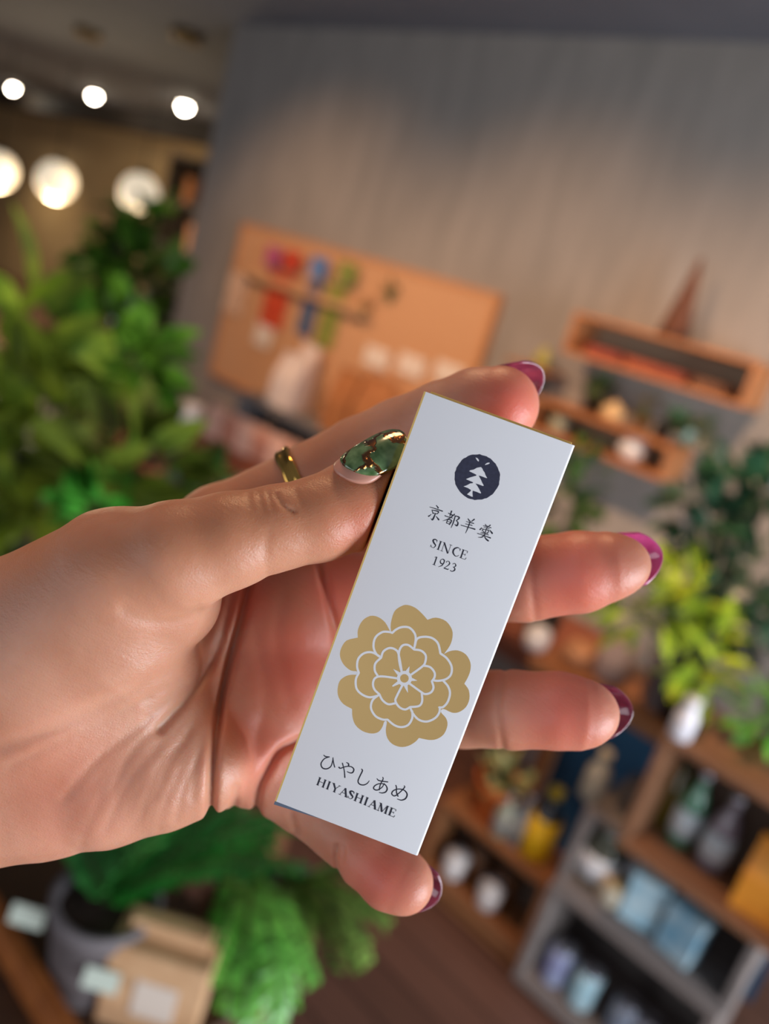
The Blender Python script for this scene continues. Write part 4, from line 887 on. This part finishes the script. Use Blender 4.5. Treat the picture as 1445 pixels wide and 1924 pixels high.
def chain_sdf(name):
    """distance to one chain inside its own bounds"""
    pts = [U3(a, b, c) for a, b, c, r in CH[name]]; rr = [UR(r, c) for a, b, c, r in CH[name]]
    pad = 24.0
    lo = np.min([p - r - pad for p, r in zip(pts, rr)], 0); hi = np.max([p + r + pad for p, r in zip(pts, rr)], 0)
    sl = tuple(slice(max(0, int((lo[i] - LO[i]) / VX)), min((NX, NY, NZ)[i], int((hi[i] - LO[i]) / VX) + 2)) for i in range(3))
    X, Y, Z = np.meshgrid(AX[0][sl[0]], AX[1][sl[1]], AX[2][sl[2]], indexing='ij', sparse=True)
    d = None
    for i in range(len(pts) - 1):
        a, ab = pts[i], pts[i + 1] - pts[i]; L2 = float(ab @ ab)
        t = ((X - a[0]) * ab[0] + (Y - a[1]) * ab[1] + (Z - a[2]) * ab[2]) / L2
        np.clip(t, 0, 1, out=t)
        q = np.sqrt((X - a[0] - t * ab[0]) ** 2 + (Y - a[1] - t * ab[1]) ** 2 + (Z - a[2] - t * ab[2]) ** 2)
        q -= (rr[i] + (rr[i + 1] - rr[i]) * t)
        d = q if d is None else smin(d, q, 1.2)
    return sl, d
def smin(a, b, k):
    h = np.clip(0.5 + 0.5 * (b - a) / k, 0, 1)
    return b * (1 - h) + a * h - k * h * (1 - h)
FIELD = np.full((NX, NY, NZ), 20.0, np.float32)
def blend(names, k):
    for n in names:
        sl, d = chain_sdf(n); FIELD[sl] = smin(FIELD[sl], d.astype(np.float32), k)
blend(['arm', 'wrist_up', 'wrist_dn', 'palm', 'heel', 'thenar'], 9.0)
blend(['distal', 'fill_a', 'fill_b'], 5.0)
blend(['middle', 'ring', 'little', 'index'], 4.5)
# folds of the palm and the joints: grooves that follow the lines on the skin
GX, GY, GZ = np.meshgrid(AX[0], AX[1], AX[2], indexing='ij', sparse=True)
def groove(pts, depth, width, z0=-60, z1=20):
    """pts: seen polyline; only the side of the hand between heights z0 and z1 is cut"""
    P = smooth_path(pts, 4)
    lo = np.min(P, 0) - 40; hi = np.max(P, 0) + 40
    dref = 160 - (z0 + z1) / 2
    xs = [(lo[0] - IW / 2) / FPX * (160 - z1), (lo[0] - IW / 2) / FPX * (160 - z0), (hi[0] - IW / 2) / FPX * (160 - z0), (hi[0] - IW / 2) / FPX * (160 - z1)]
    ys = [-(lo[1] - IH / 2) / FPX * (160 - z1), -(lo[1] - IH / 2) / FPX * (160 - z0), -(hi[1] - IH / 2) / FPX * (160 - z0), -(hi[1] - IH / 2) / FPX * (160 - z1)]
    b = [(min(xs), max(xs)), (min(ys), max(ys)), (-160 + z0, -160 + z1)]
    sl = tuple(slice(max(0, int((b[i][0] - LO[i]) / VX)), max(1, min((NX, NY, NZ)[i], int((b[i][1] - LO[i]) / VX) + 2))) for i in range(3))
    X, Y, Z = np.meshgrid(AX[0][sl[0]], AX[1][sl[1]], AX[2][sl[2]], indexing='ij', sparse=True)
    u = IW / 2 + X / -Z * FPX; v = IH / 2 - Y / -Z * FPX
    best = None
    for i in range(len(P) - 1):
        a, ab = P[i], P[i + 1] - P[i]
        t = np.clip(((u - a[0]) * ab[0] + (v - a[1]) * ab[1]) / (ab @ ab + 1e-9), 0, 1)
        q = (u - a[0] - t * ab[0]) ** 2 + (v - a[1] - t * ab[1]) ** 2
        best = q if best is None else np.minimum(best, q)
    FIELD[sl] += (depth * np.exp(-best / (width * width))).astype(np.float32)
# E_GROOVES
PALM_FOLDS = [
    ([(478, 1060), (456, 1150), (434, 1230), (415, 1310), (404, 1400), (398, 1480), (395, 1560)], 2.4, 9, -60, 6),
    ([(448, 1080), (428, 1160), (402, 1235), (362, 1300), (300, 1370)], 0.9, 10, -40, 12),
    ([(408, 1130), (385, 1190), (340, 1240), (240, 1302), (60, 1385), (-60, 1420)], 0.49, 15, -30, 14),
    ([(425, 1200), (412, 1270), (392, 1330), (372, 1420), (362, 1500)], 0.22, 8, -30, 14),
    ([(420, 1290), (370, 1360), (320, 1430), (290, 1500)], 0.22, 9, -30, 14), ([(405, 1330), (385, 1400), (350, 1470), (330, 1540)], 0.19, 8, -30, 14),
    ([(350, 1290), (270, 1360), (190, 1420), (120, 1500)], 0.22, 9, -30, 14), ([(310, 1290), (220, 1345), (120, 1390), (20, 1440)], 0.17, 9, -30, 14),
    ([(395, 1250), (330, 1330), (250, 1410), (215, 1480)], 0.17, 8, -30, 14), ([(370, 1340), (345, 1390), (300, 1440), (262, 1540)], 0.15, 7, -30, 14),
    ([(280, 1310), (180, 1352), (80, 1378), (-20, 1395)], 0.13, 8, -30, 14), ([(190, 1500), (160, 1560), (150, 1600)], 0.11, 9, -30, 14),
    ([(300, 1400), (240, 1470), (200, 1560)], 0.15, 9, -30, 14), ([(340, 1450), (310, 1510), (300, 1560)], 0.13, 8, -30, 14),
    ([(480, 1190), (500, 1300), (470, 1420)], 0.25, 14, -60, -15), ([(530, 1120), (520, 1220), (545, 1320)], 0.25, 14, -60, -15),
    ([(600, 1040), (610, 1100), (628, 1170), (640, 1215)], 1.5, 8, -60, -12), ([(560, 1392), (525, 1410), (500, 1450), (484, 1490), (482, 1540)], 1.6, 8, -60, -10),
    ([(440, 1515), (446, 1480)], 0.7, 7, -60, -10),
    ([(635, 1590), (632, 1620), (640, 1655)], 0.7, 5, -40, -8), ([(646, 1590), (644, 1615)], 0.4, 4, -40, -8),
    ([(950, 1255), (938, 1330), (946, 1410)], 0.45, 6, -40, -8), ([(1004, 1010), (1000, 1090), (1006, 1160)], 0.35, 7, -40, -8), ([(548, 1530), (556, 1560)], 0.5, 6, -50, -10),
]
for g in PALM_FOLDS: groove(*g)
blend(['thumb'], 3.5)
THUMB_FOLDS = [
    ([(520, 930), (530, 948), (552, 962)], 0.6, 4, -16, 14), ([(486, 925), (496, 962)], 0.3, 4, -16, 14), ([(556, 925), (568, 948)], 0.28, 4, -16, 14),
    ([(466, 930), (470, 955)], 0.24, 4, -16, 14), ([(503, 925), (514, 958)], 0.3, 4, -16, 14), ([(505, 1090), (500, 1040), (506, 1000)], 0.15, 9, -16, 14),
    ([(235, 1148), (275, 1164), (325, 1162), (372, 1146)], 0.45, 13, -30, 14), ([(215, 1095), (250, 1130), (290, 1160)], 0.15, 9, -30, 14),
]
for g in THUMB_FOLDS: groove(*g)
# the flesh stops where it presses on the carton
def box_sdf():
    P = np.stack(np.broadcast_arrays(GX, GY, GZ), -1) if False else None
    x = BR[0, 0] * (GX - BT[0]) + BR[1, 0] * (GY - BT[1]) + BR[2, 0] * (GZ - BT[2])
    y = BR[0, 1] * (GX - BT[0]) + BR[1, 1] * (GY - BT[1]) + BR[2, 1] * (GZ - BT[2])
    z = BR[0, 2] * (GX - BT[0]) + BR[1, 2] * (GY - BT[1]) + BR[2, 2] * (GZ - BT[2])
    q = np.maximum(np.abs(x - 0.3) - (BW / 2 + 1.0), np.abs(y) - (BL / 2 + 0.9))
    return np.maximum(q, np.abs(z + BD / 2) - (BD / 2 + 0.15))
FIELD = -smin(-FIELD, box_sdf().astype(np.float32), 0.8)
# surface nets
def surface_nets(F):
    s = F < 0
    c = np.zeros(tuple(n - 1 for n in F.shape), np.int8)
    for dx in (0, 1):
        for dy in (0, 1):
            for dz in (0, 1):
                c += s[dx:F.shape[0] - 1 + dx, dy:F.shape[1] - 1 + dy, dz:F.shape[2] - 1 + dz]
    act = (c > 0) & (c < 8)
    idx = np.argwhere(act); vid = np.full(act.shape, -1, np.int32); vid[act] = np.arange(len(idx))
    acc = np.zeros((len(idx), 3)); cnt = np.zeros(len(idx))
    cs = [(0, 0, 0), (1, 0, 0), (0, 1, 0), (1, 1, 0), (0, 0, 1), (1, 0, 1), (0, 1, 1), (1, 1, 1)]
    val = [F[idx[:, 0] + a, idx[:, 1] + b, idx[:, 2] + d_] for a, b, d_ in cs]
    for i in range(8):
        for j in range(i + 1, 8):
            if sum(abs(cs[i][k] - cs[j][k]) for k in range(3)) != 1: continue
            m = (val[i] < 0) != (val[j] < 0)
            t = val[i][m] / (val[i][m] - val[j][m])
            acc[m] += np.array(cs[i]) + t[:, None] * (np.array(cs[j]) - np.array(cs[i])); cnt[m] += 1
    V = idx + acc / cnt[:, None]
    faces = []
    for ax in range(3):
        o = [0, 1, 2]; o.remove(ax)
        a = s; sl0 = [slice(None)] * 3; sl1 = [slice(None)] * 3
        sl0[ax] = slice(0, -1); sl1[ax] = slice(1, None)
        for k in o: sl0[k] = slice(1, -1); sl1[k] = slice(1, -1)
        A, B = s[tuple(sl0)], s[tuple(sl1)]
        e = np.argwhere(A != B)
        if not len(e): continue
        inside = A[e[:, 0], e[:, 1], e[:, 2]]
        base = e.copy()
        for k in o: base[:, k] += 1
        q = []
        for du, dv in ((0, 0), (1, 0), (1, 1), (0, 1)):
            p = base.copy(); p[:, o[0]] -= du; p[:, o[1]] -= dv; q.append(vid[p[:, 0], p[:, 1], p[:, 2]])
        q = np.stack(q, 1)
        flip = inside if ax != 1 else ~inside
        q[~flip] = q[~flip][:, ::-1]
        faces.append(q)
    return V, np.concatenate(faces)
HV, HF = surface_nets(FIELD)
del FIELD
def relax(V, Fc, it, lam=0.5):
    n = len(V); e = np.concatenate([Fc[:, [0, 1]], Fc[:, [1, 2]], Fc[:, [2, 3]], Fc[:, [3, 0]]]); e = np.concatenate([e, e[:, ::-1]])
    deg = np.bincount(e[:, 0], minlength=n)[:, None]
    for k in range(it):
        for l in (lam, -lam * 1.02):
            S = np.stack([np.bincount(e[:, 0], weights=V[e[:, 1], i], minlength=n) for i in range(3)], 1) / deg
            V = V + l * (S - V)
    return V
HV = relax(HV, HF, 4)
HU = LO + HV * VX                  # hand units
me = bpy.data.meshes.new('hand')
WV = CAM + (HU[:, :1] * CR + HU[:, 1:2] * CU - HU[:, 2:] * CF) * US
ORI = np.array(ucam((-40, -30, -180)))
me.vertices.add(len(WV)); me.vertices.foreach_set('co', (WV - ORI).astype(np.float32).ravel())
me.loops.add(len(HF) * 4); me.loops.foreach_set('vertex_index', HF.ravel().astype(np.int32))
me.polygons.add(len(HF)); me.polygons.foreach_set('loop_start', np.arange(0, len(HF) * 4, 4, dtype=np.int32))
me.polygons.foreach_set('use_smooth', np.ones(len(HF), bool))
me.update(); me.validate()
# pigment of the pink mask: pads, finger tips and the hollow of the palm are pinker than the back of the thumb
PU = IW / 2 + HU[:, 0] / -HU[:, 2] * FPX; PV = IH / 2 - HU[:, 1] / -HU[:, 2] * FPX; DZ = 160 + HU[:, 2]
red = np.zeros(len(HU))
def blob(px, py, r, a, z0=-99, z1=99):
    global red
    red = np.maximum(red, a * np.exp(-((PU - px) ** 2 + (PV - py) ** 2) / (r * r)) / (1 + np.exp(np.clip((DZ - z1) / 2.2, -40, 40))) / (1 + np.exp(np.clip((z0 - DZ) / 2.2, -40, 40))))
for bx_ in ((1080, 1085, 110, .9), (1060, 1345, 95, .9), (715, 1655, 80, .9), (960, 760, 75, 1.0), (560, 1250, 130, .8, -60, -14), (640, 1110, 90, .8, -60, -14), (480, 1400, 110, .6, -60, -14), (690, 985, 65, .7), (120, 1500, 140, .25), (470, 1130, 70, .7, -60, -14)): blob(*bx_)
pk_ = red.copy(); red = np.zeros(len(HU))
for a_, b_ in zip(CH['thumb'][1:], CH['thumb'][2:]):  # tan mask: browner thumb skin, with warm lamp light on top edges painted in
    for k_ in range(4):
        f_ = k_ / 4; blob(a_[0] + (b_[0] - a_[0]) * f_, a_[1] + (b_[1] - a_[1]) * f_ - 25, 85, .62 * min(1.0, (a_[0] + (b_[0] - a_[0]) * f_) / 420 + .15), -22, 40)
blob(80, 1030, 120, .5, -40, 40); blob(450, 960, 120, .5, -60, -20); blob(640, 860, 120, .5, -60, -20)
tn_ = me.attributes.new('tan', 'FLOAT', 'POINT'); tn_.data.foreach_set('value', red.astype(np.float32)); red = pk_
at_ = me.attributes.new('pink', 'FLOAT', 'POINT'); at_.data.foreach_set('value', red.astype(np.float32))

def skin_material():
    m = bpy.data.materials.new('skin'); m.use_nodes = True; nt = m.node_tree; N = nt.nodes; L = nt.links; b = N['Principled BSDF']
    a = N.new('ShaderNodeAttribute'); a.attribute_name = 'pink'
    tc = N.new('ShaderNodeTexCoord')
    n1 = N.new('ShaderNodeTexNoise'); n1.inputs['Scale'].default_value = 75; n1.inputs['Detail'].default_value = 4; L.new(tc.outputs['Object'], n1.inputs['Vector'])
    r1 = N.new('ShaderNodeValToRGB'); r1.color_ramp.elements[0].position = .35; r1.color_ramp.elements[1].position = .68
    r1.color_ramp.elements[0].color = srgb(201, 148, 122); r1.color_ramp.elements[1].color = srgb(189, 132, 105); L.new(n1.outputs['Fac'], r1.inputs[0])
    mx = N.new('ShaderNodeMix'); mx.data_type = 'RGBA'; L.new(r1.outputs[0], mx.inputs[6]); mx.inputs[7].default_value = srgb(218, 114, 94)
    L.new(a.outputs['Fac'], mx.inputs[0])
    a2 = N.new('ShaderNodeAttribute'); a2.attribute_name = 'tan'; m2 = N.new('ShaderNodeMix'); m2.data_type = 'RGBA'; L.new(a2.outputs['Fac'], m2.inputs[0]); L.new(mx.outputs[2], m2.inputs[6]); m2.inputs[7].default_value = srgb(188, 120, 80)
    L.new(m2.outputs[2], b.inputs['Base Color'])
    b.inputs['Subsurface Weight'].default_value = 0.75; b.inputs['Subsurface Radius'].default_value = (1.0, 0.32, 0.16); b.inputs['Subsurface Scale'].default_value = 0.0032
    b.inputs['Roughness'].default_value = 0.44; b.inputs['Specular IOR Level'].default_value = 0.42
    v = N.new('ShaderNodeTexVoronoi'); v.inputs['Scale'].default_value = 1900; v.feature = 'DISTANCE_TO_EDGE'; L.new(tc.outputs['Object'], v.inputs['Vector'])
    n2 = N.new('ShaderNodeTexNoise'); n2.inputs['Scale'].default_value = 520; n2.inputs['Detail'].default_value = 6; L.new(tc.outputs['Object'], n2.inputs['Vector'])
    ad = N.new('ShaderNodeMath'); ad.operation = 'MULTIPLY_ADD'; L.new(v.outputs['Distance'], ad.inputs[0]); ad.inputs[1].default_value = 0.7; L.new(n2.outputs['Fac'], ad.inputs[2])
    cx = N.new('ShaderNodeCombineXYZ')
    for k_, (vec, sc) in enumerate(((CR * .82 - CU * .57, 150), (CR * .57 + CU * .82, 1300), (CF, 1000))):
        dn = N.new('ShaderNodeVectorMath'); dn.operation = 'DOT_PRODUCT'; L.new(tc.outputs['Object'], dn.inputs[0]); dn.inputs[1].default_value = tuple(vec * sc); L.new(dn.outputs['Value'], cx.inputs[k_])
    n3 = N.new('ShaderNodeTexNoise'); n3.inputs['Scale'].default_value = 1.0; n3.inputs['Detail'].default_value = 3; L.new(cx.outputs[0], n3.inputs['Vector'])
    a3 = N.new('ShaderNodeMath'); a3.operation = 'MULTIPLY_ADD'; L.new(n3.outputs['Fac'], a3.inputs[0]); a3.inputs[1].default_value = 0.9; L.new(ad.outputs[0], a3.inputs[2]); ad = a3
    bp = N.new('ShaderNodeBump'); bp.inputs['Strength'].default_value = 0.36; bp.inputs['Distance'].default_value = 0.00025; L.new(ad.outputs[0], bp.inputs['Height'])
    L.new(bp.outputs[0], b.inputs['Normal'])
    return m
hand = link('hand', me, skin_material())
hand.location = ORI
tag(hand, 'bare left hand with long painted nails, palm open, holding up a slim carton', 'hand')

# ---- nails
def nail_mat(name, c1, c2, trans, rough=0.08):
    m = mat(name, c1, rough, trans=trans, coat=1.0, col2=c2, nscale=260, spec=0.6)
    m.node_tree.nodes['Principled BSDF'].inputs['Coat Roughness'].default_value = 0.04
    return m
plum = nail_mat('plum_gel', srgb(188, 76, 102), srgb(146, 54, 84), 0.45)
pink = nail_mat('magenta_gel', srgb(244, 104, 176), srgb(222, 76, 150), 0.35)
def nail(name, tip, axis, side, rad, ulen, back, m, label, wide=62, dorsal=None, thick=0.75, lift=0.0):
    """curved plate on the far side of a finger tip: tip centre, axis to the tip, half width"""
    a = np.array(axis, float); a /= np.linalg.norm(a)
    n = np.array(dorsal if dorsal is not None else (0, 0, -1.0), float); n = n - a * (n @ a); n /= np.linalg.norm(n)
    s = np.cross(a, n)
    tip = np.array(tip); nu, nv = 14, 16
    outer, inner = [], []
    for i in range(nu + 1):
        for j in range(nv + 1):
            ph = math.radians(wide) * (2 * j / nv - 1); q = 2 * j / nv - 1
            u1 = ulen * math.sqrt(max(0.0, 1 - 0.62 * q * q)); u0 = -back + 2.5 * q * q
            u = u0 + (u1 - u0) * i / nu
            rr = rad + lift - 0.012 * max(u, 0) ** 2
            for lst, e in ((outer, 0.0), (inner, -thick)):
                p = tip + a * u + (n * math.cos(ph) + s * math.sin(ph)) * (rr + e) 
                lst.append(ucam(p))
    V = outer + inner; K = len(outer); fs = []
    ix = lambda i, j: i * (nv + 1) + j
    for i in range(nu):
        for j in range(nv):
            fs.append((ix(i, j), ix(i + 1, j), ix(i + 1, j + 1), ix(i, j + 1))); fs.append((K + ix(i, j + 1), K + ix(i + 1, j + 1), K + ix(i + 1, j), K + ix(i, j)))
    rim = [ix(0, j) for j in range(nv + 1)] + [ix(i, nv) for i in range(1, nu + 1)] + [ix(nu, j) for j in range(nv - 1, -1, -1)] + [ix(i, 0) for i in range(nu - 1, 0, -1)]
    for k in range(len(rim)): p, q = rim[k], rim[(k + 1) % len(rim)]; fs.append((p, q, K + q, K + p))
    me = bpy.data.meshes.new(name); me.from_pydata([tuple(np.array(v) - ORI) for v in V], [], fs)
    bm = bmesh.new(); bm.from_mesh(me); bmesh.ops.recalc_face_normals(bm, faces=bm.faces)
    bm.to_mesh(me); bm.free()
    o = link(name, me, m, hand, True)
    mod = o.modifiers.new('round', 'BEVEL'); mod.width = 0.22 * US; mod.segments = 2; mod.limit_method = 'ANGLE'; mod.angle_limit = math.radians(50)
    if label: o['label'] = label
    return o
def ax2(p, q): return U3(*q) - U3(*p)
nail('fingernail', U3(938, 762, -26), np.array((1.0, .34, .02)), None, 9.1, 13.4, 6, plum, 'dark plum glossy nail of the index finger', wide=54, dorsal=(-0.1, 0.62, -0.78))
nail('fingernail', U3(1148, 1061, -25), ax2((985, 1082, -26), (1148, 1058, -25)), None, 8.2, 13.6, 6, pink, 'clear magenta nail of the middle finger', wide=60, dorsal=(0, 0.0, -1))
nail('fingernail', U3(1093, 1341, -25), ax2((960, 1333, -25.5), (1093, 1344, -25)), None, 8.2, 13.4, 6, plum, 'wine red glossy nail of the ring finger', wide=58, dorsal=(0, -0.02, -1))
nail('fingernail', U3(757, 1659, -22), ax2((690, 1612, -22), (757, 1656, -22)), None, 7.0, 10.6, 5, plum, 'wine red glossy nail of the little finger', wide=58, dorsal=(0, -0.12, -1))
# thumb nail: green gel with raised molten gold
def gold_green():
    m = bpy.data.materials.new('green_gold_gel'); m.use_nodes = True; nt = m.node_tree; N = nt.nodes; L = nt.links; b = N['Principled BSDF']
    tc = N.new('ShaderNodeTexCoord')
    nz = N.new('ShaderNodeTexNoise'); nz.inputs['Scale'].default_value = 260; L.new(tc.outputs['Object'], nz.inputs['Vector'])
    mxv = N.new('ShaderNodeMix'); mxv.data_type = 'RGBA'; mxv.inputs[0].default_value = 0.006; L.new(tc.outputs['Object'], mxv.inputs[6]); L.new(nz.outputs['Color'], mxv.inputs[7])
    v = N.new('ShaderNodeTexVoronoi'); v.feature = 'DISTANCE_TO_EDGE'; v.inputs['Scale'].default_value = 190; L.new(mxv.outputs[2], v.inputs['Vector'])
    r = N.new('ShaderNodeValToRGB'); r.color_ramp.elements[0].position = .04; r.color_ramp.elements[1].position = .10
    r.color_ramp.elements[0].color = (1, 1, 1, 1); r.color_ramp.elements[1].color = (0, 0, 0, 1); L.new(v.outputs['Distance'], r.inputs[0])
    n2 = N.new('ShaderNodeTexNoise'); n2.inputs['Scale'].default_value = 420; L.new(tc.outputs['Object'], n2.inputs['Vector'])
    g = N.new('ShaderNodeValToRGB'); g.color_ramp.elements[0].position = .35; g.color_ramp.elements[1].position = .7
    g.color_ramp.elements[0].color = srgb(58, 88, 44); g.color_ramp.elements[1].color = srgb(112, 140, 92); L.new(n2.outputs['Fac'], g.inputs[0])
    mx = N.new('ShaderNodeMix'); mx.data_type = 'RGBA'; L.new(r.outputs[0], mx.inputs[0]); L.new(g.outputs[0], mx.inputs[6]); mx.inputs[7].default_value = srgb(150, 92, 38)
    L.new(mx.outputs[2], b.inputs['Base Color']); L.new(r.outputs[0], b.inputs['Metallic'])
    b.inputs['Roughness'].default_value = 0.16; b.inputs['Coat Weight'].default_value = 1.0; b.inputs['Coat Roughness'].default_value = 0.03
    bp = N.new('ShaderNodeBump'); bp.inputs['Strength'].default_value = 1.0; bp.inputs['Distance'].default_value = 0.0006; L.new(r.outputs[0], bp.inputs['Height']); L.new(bp.outputs[0], b.inputs['Normal'])
    return m
def thumb_nail():
    c = U3(702, 838, 0.5); a = ax2((648, 872, 1.5), (758, 806, -4.5)); a /= np.linalg.norm(a)
    n = np.array((-0.36, 0.52, 0.78)); n = n - a * (n @ a); n /= np.linalg.norm(n); s = np.cross(a, n)
    def plate(name, m, u0, u1, half, R, th, pw, off=0.0):
        nu, nv = 22, 18; V = []
        for e in (0.0, -th):
            for i in range(nu + 1):
                u = u0 + (u1 - u0) * i / nu; f = 2 * i / nu - 1
                w = half * max(0.02, (1 - abs(f) ** pw)) ** 0.5
                for j in range(nv + 1):
                    q = 2 * j / nv - 1; x = w * q
                    zz = math.sqrt(max(0.01, R * R - x * x)) - R - 0.010 * u * u + (0.35 * (1 - q ** 4) * (1 - f ** 4) if e == 0 else 0) + off
                    V.append(c + a * u + s * x + n * (zz + e))
        K = (nu + 1) * (nv + 1); ix = lambda i, j: i * (nv + 1) + j; fs = []
        for i in range(nu):
            for j in range(nv):
                fs.append((ix(i, j), ix(i + 1, j), ix(i + 1, j + 1), ix(i, j + 1))); fs.append((K + ix(i, j + 1), K + ix(i + 1, j + 1), K + ix(i + 1, j), K + ix(i, j)))
        rim = [ix(0, j) for j in range(nv + 1)] + [ix(i, nv) for i in range(1, nu + 1)] + [ix(nu, j) for j in range(nv - 1, -1, -1)] + [ix(i, 0) for i in range(nu - 1, 0, -1)]
        for k in range(len(rim)): p, q = rim[k], rim[(k + 1) % len(rim)]; fs.append((p, q, K + q, K + p))
        me = bpy.data.meshes.new(name); me.from_pydata([tuple(np.array(ucam(v)) - ORI) for v in V], [], fs)
        bm = bmesh.new(); bm.from_mesh(me); bmesh.ops.recalc_face_normals(bm, faces=bm.faces); bm.to_mesh(me); bm.free()
        return link(name, me, m, hand, True)
    o = plate('thumbnail', gold_green(), -7.4, 7.4, 5.4, 7.4, 0.8, 2.6)
    o['label'] = 'green gel nail of the thumb veined with raised gold'
    o = plate('nail_bed', mat('bare_nail', srgb(196, 138, 118), 0.35, coat=0.15), -9.2, 2.0, 5.2, 7.4, 0.5, 2.4, off=-0.6)
    o['label'] = 'bare pink regrowth below the green gel'
thumb_nail()
# ---- ring on the index finger
def ring():
    c = U3(568, 919, -39); a = ax2((500, 955, -39), (595, 905, -39)); a /= np.linalg.norm(a)
    n = np.array((0, 0, 1.0)); n = n - a * (n @ a); n /= np.linalg.norm(n); s = np.cross(a, n)
    V, fs = [], []; n1, R0 = 72, UR(77, -39) 
    sec = [(-1.9, 0.05), (-1.9, .7), (-1.2, 1.05), (-.5, .8), (0, .72), (.5, .8), (1.2, 1.05), (1.9, .7), (1.9, .05)]
    for i in range(n1):
        th = 2 * math.pi * i / n1; wv = 0.10 * math.sin(9 * th)
        for u, e in sec:
            rr = R0 + 0.05 + e * (1 + 0.25 * math.sin(9 * th + u)); V.append(tuple(np.array(ucam(c + a * (u + wv) + (n * math.cos(th) + s * math.sin(th)) * rr))))
    k = len(sec)
    for i in range(n1):
        for j in range(k):
            i2 = (i + 1) % n1; j2 = (j + 1) % k
            fs.append((i * k + j, i * k + j2, i2 * k + j2, i2 * k + j))
    C0 = np.array(ucam(c))
    me = bpy.data.meshes.new('finger_ring'); me.from_pydata([tuple(np.array(v) - C0) for v in V], [], fs)
    bm = bmesh.new(); bm.from_mesh(me); bmesh.ops.recalc_face_normals(bm, faces=bm.faces); bm.to_mesh(me); bm.free()
    o = link('finger_ring', me, mat('ring_gold', srgb(226, 178, 92), 0.14, metal=1.0), None, True); o.location = C0
    tag(o, 'polished gold ring worn on the index finger', 'ring')
ring()
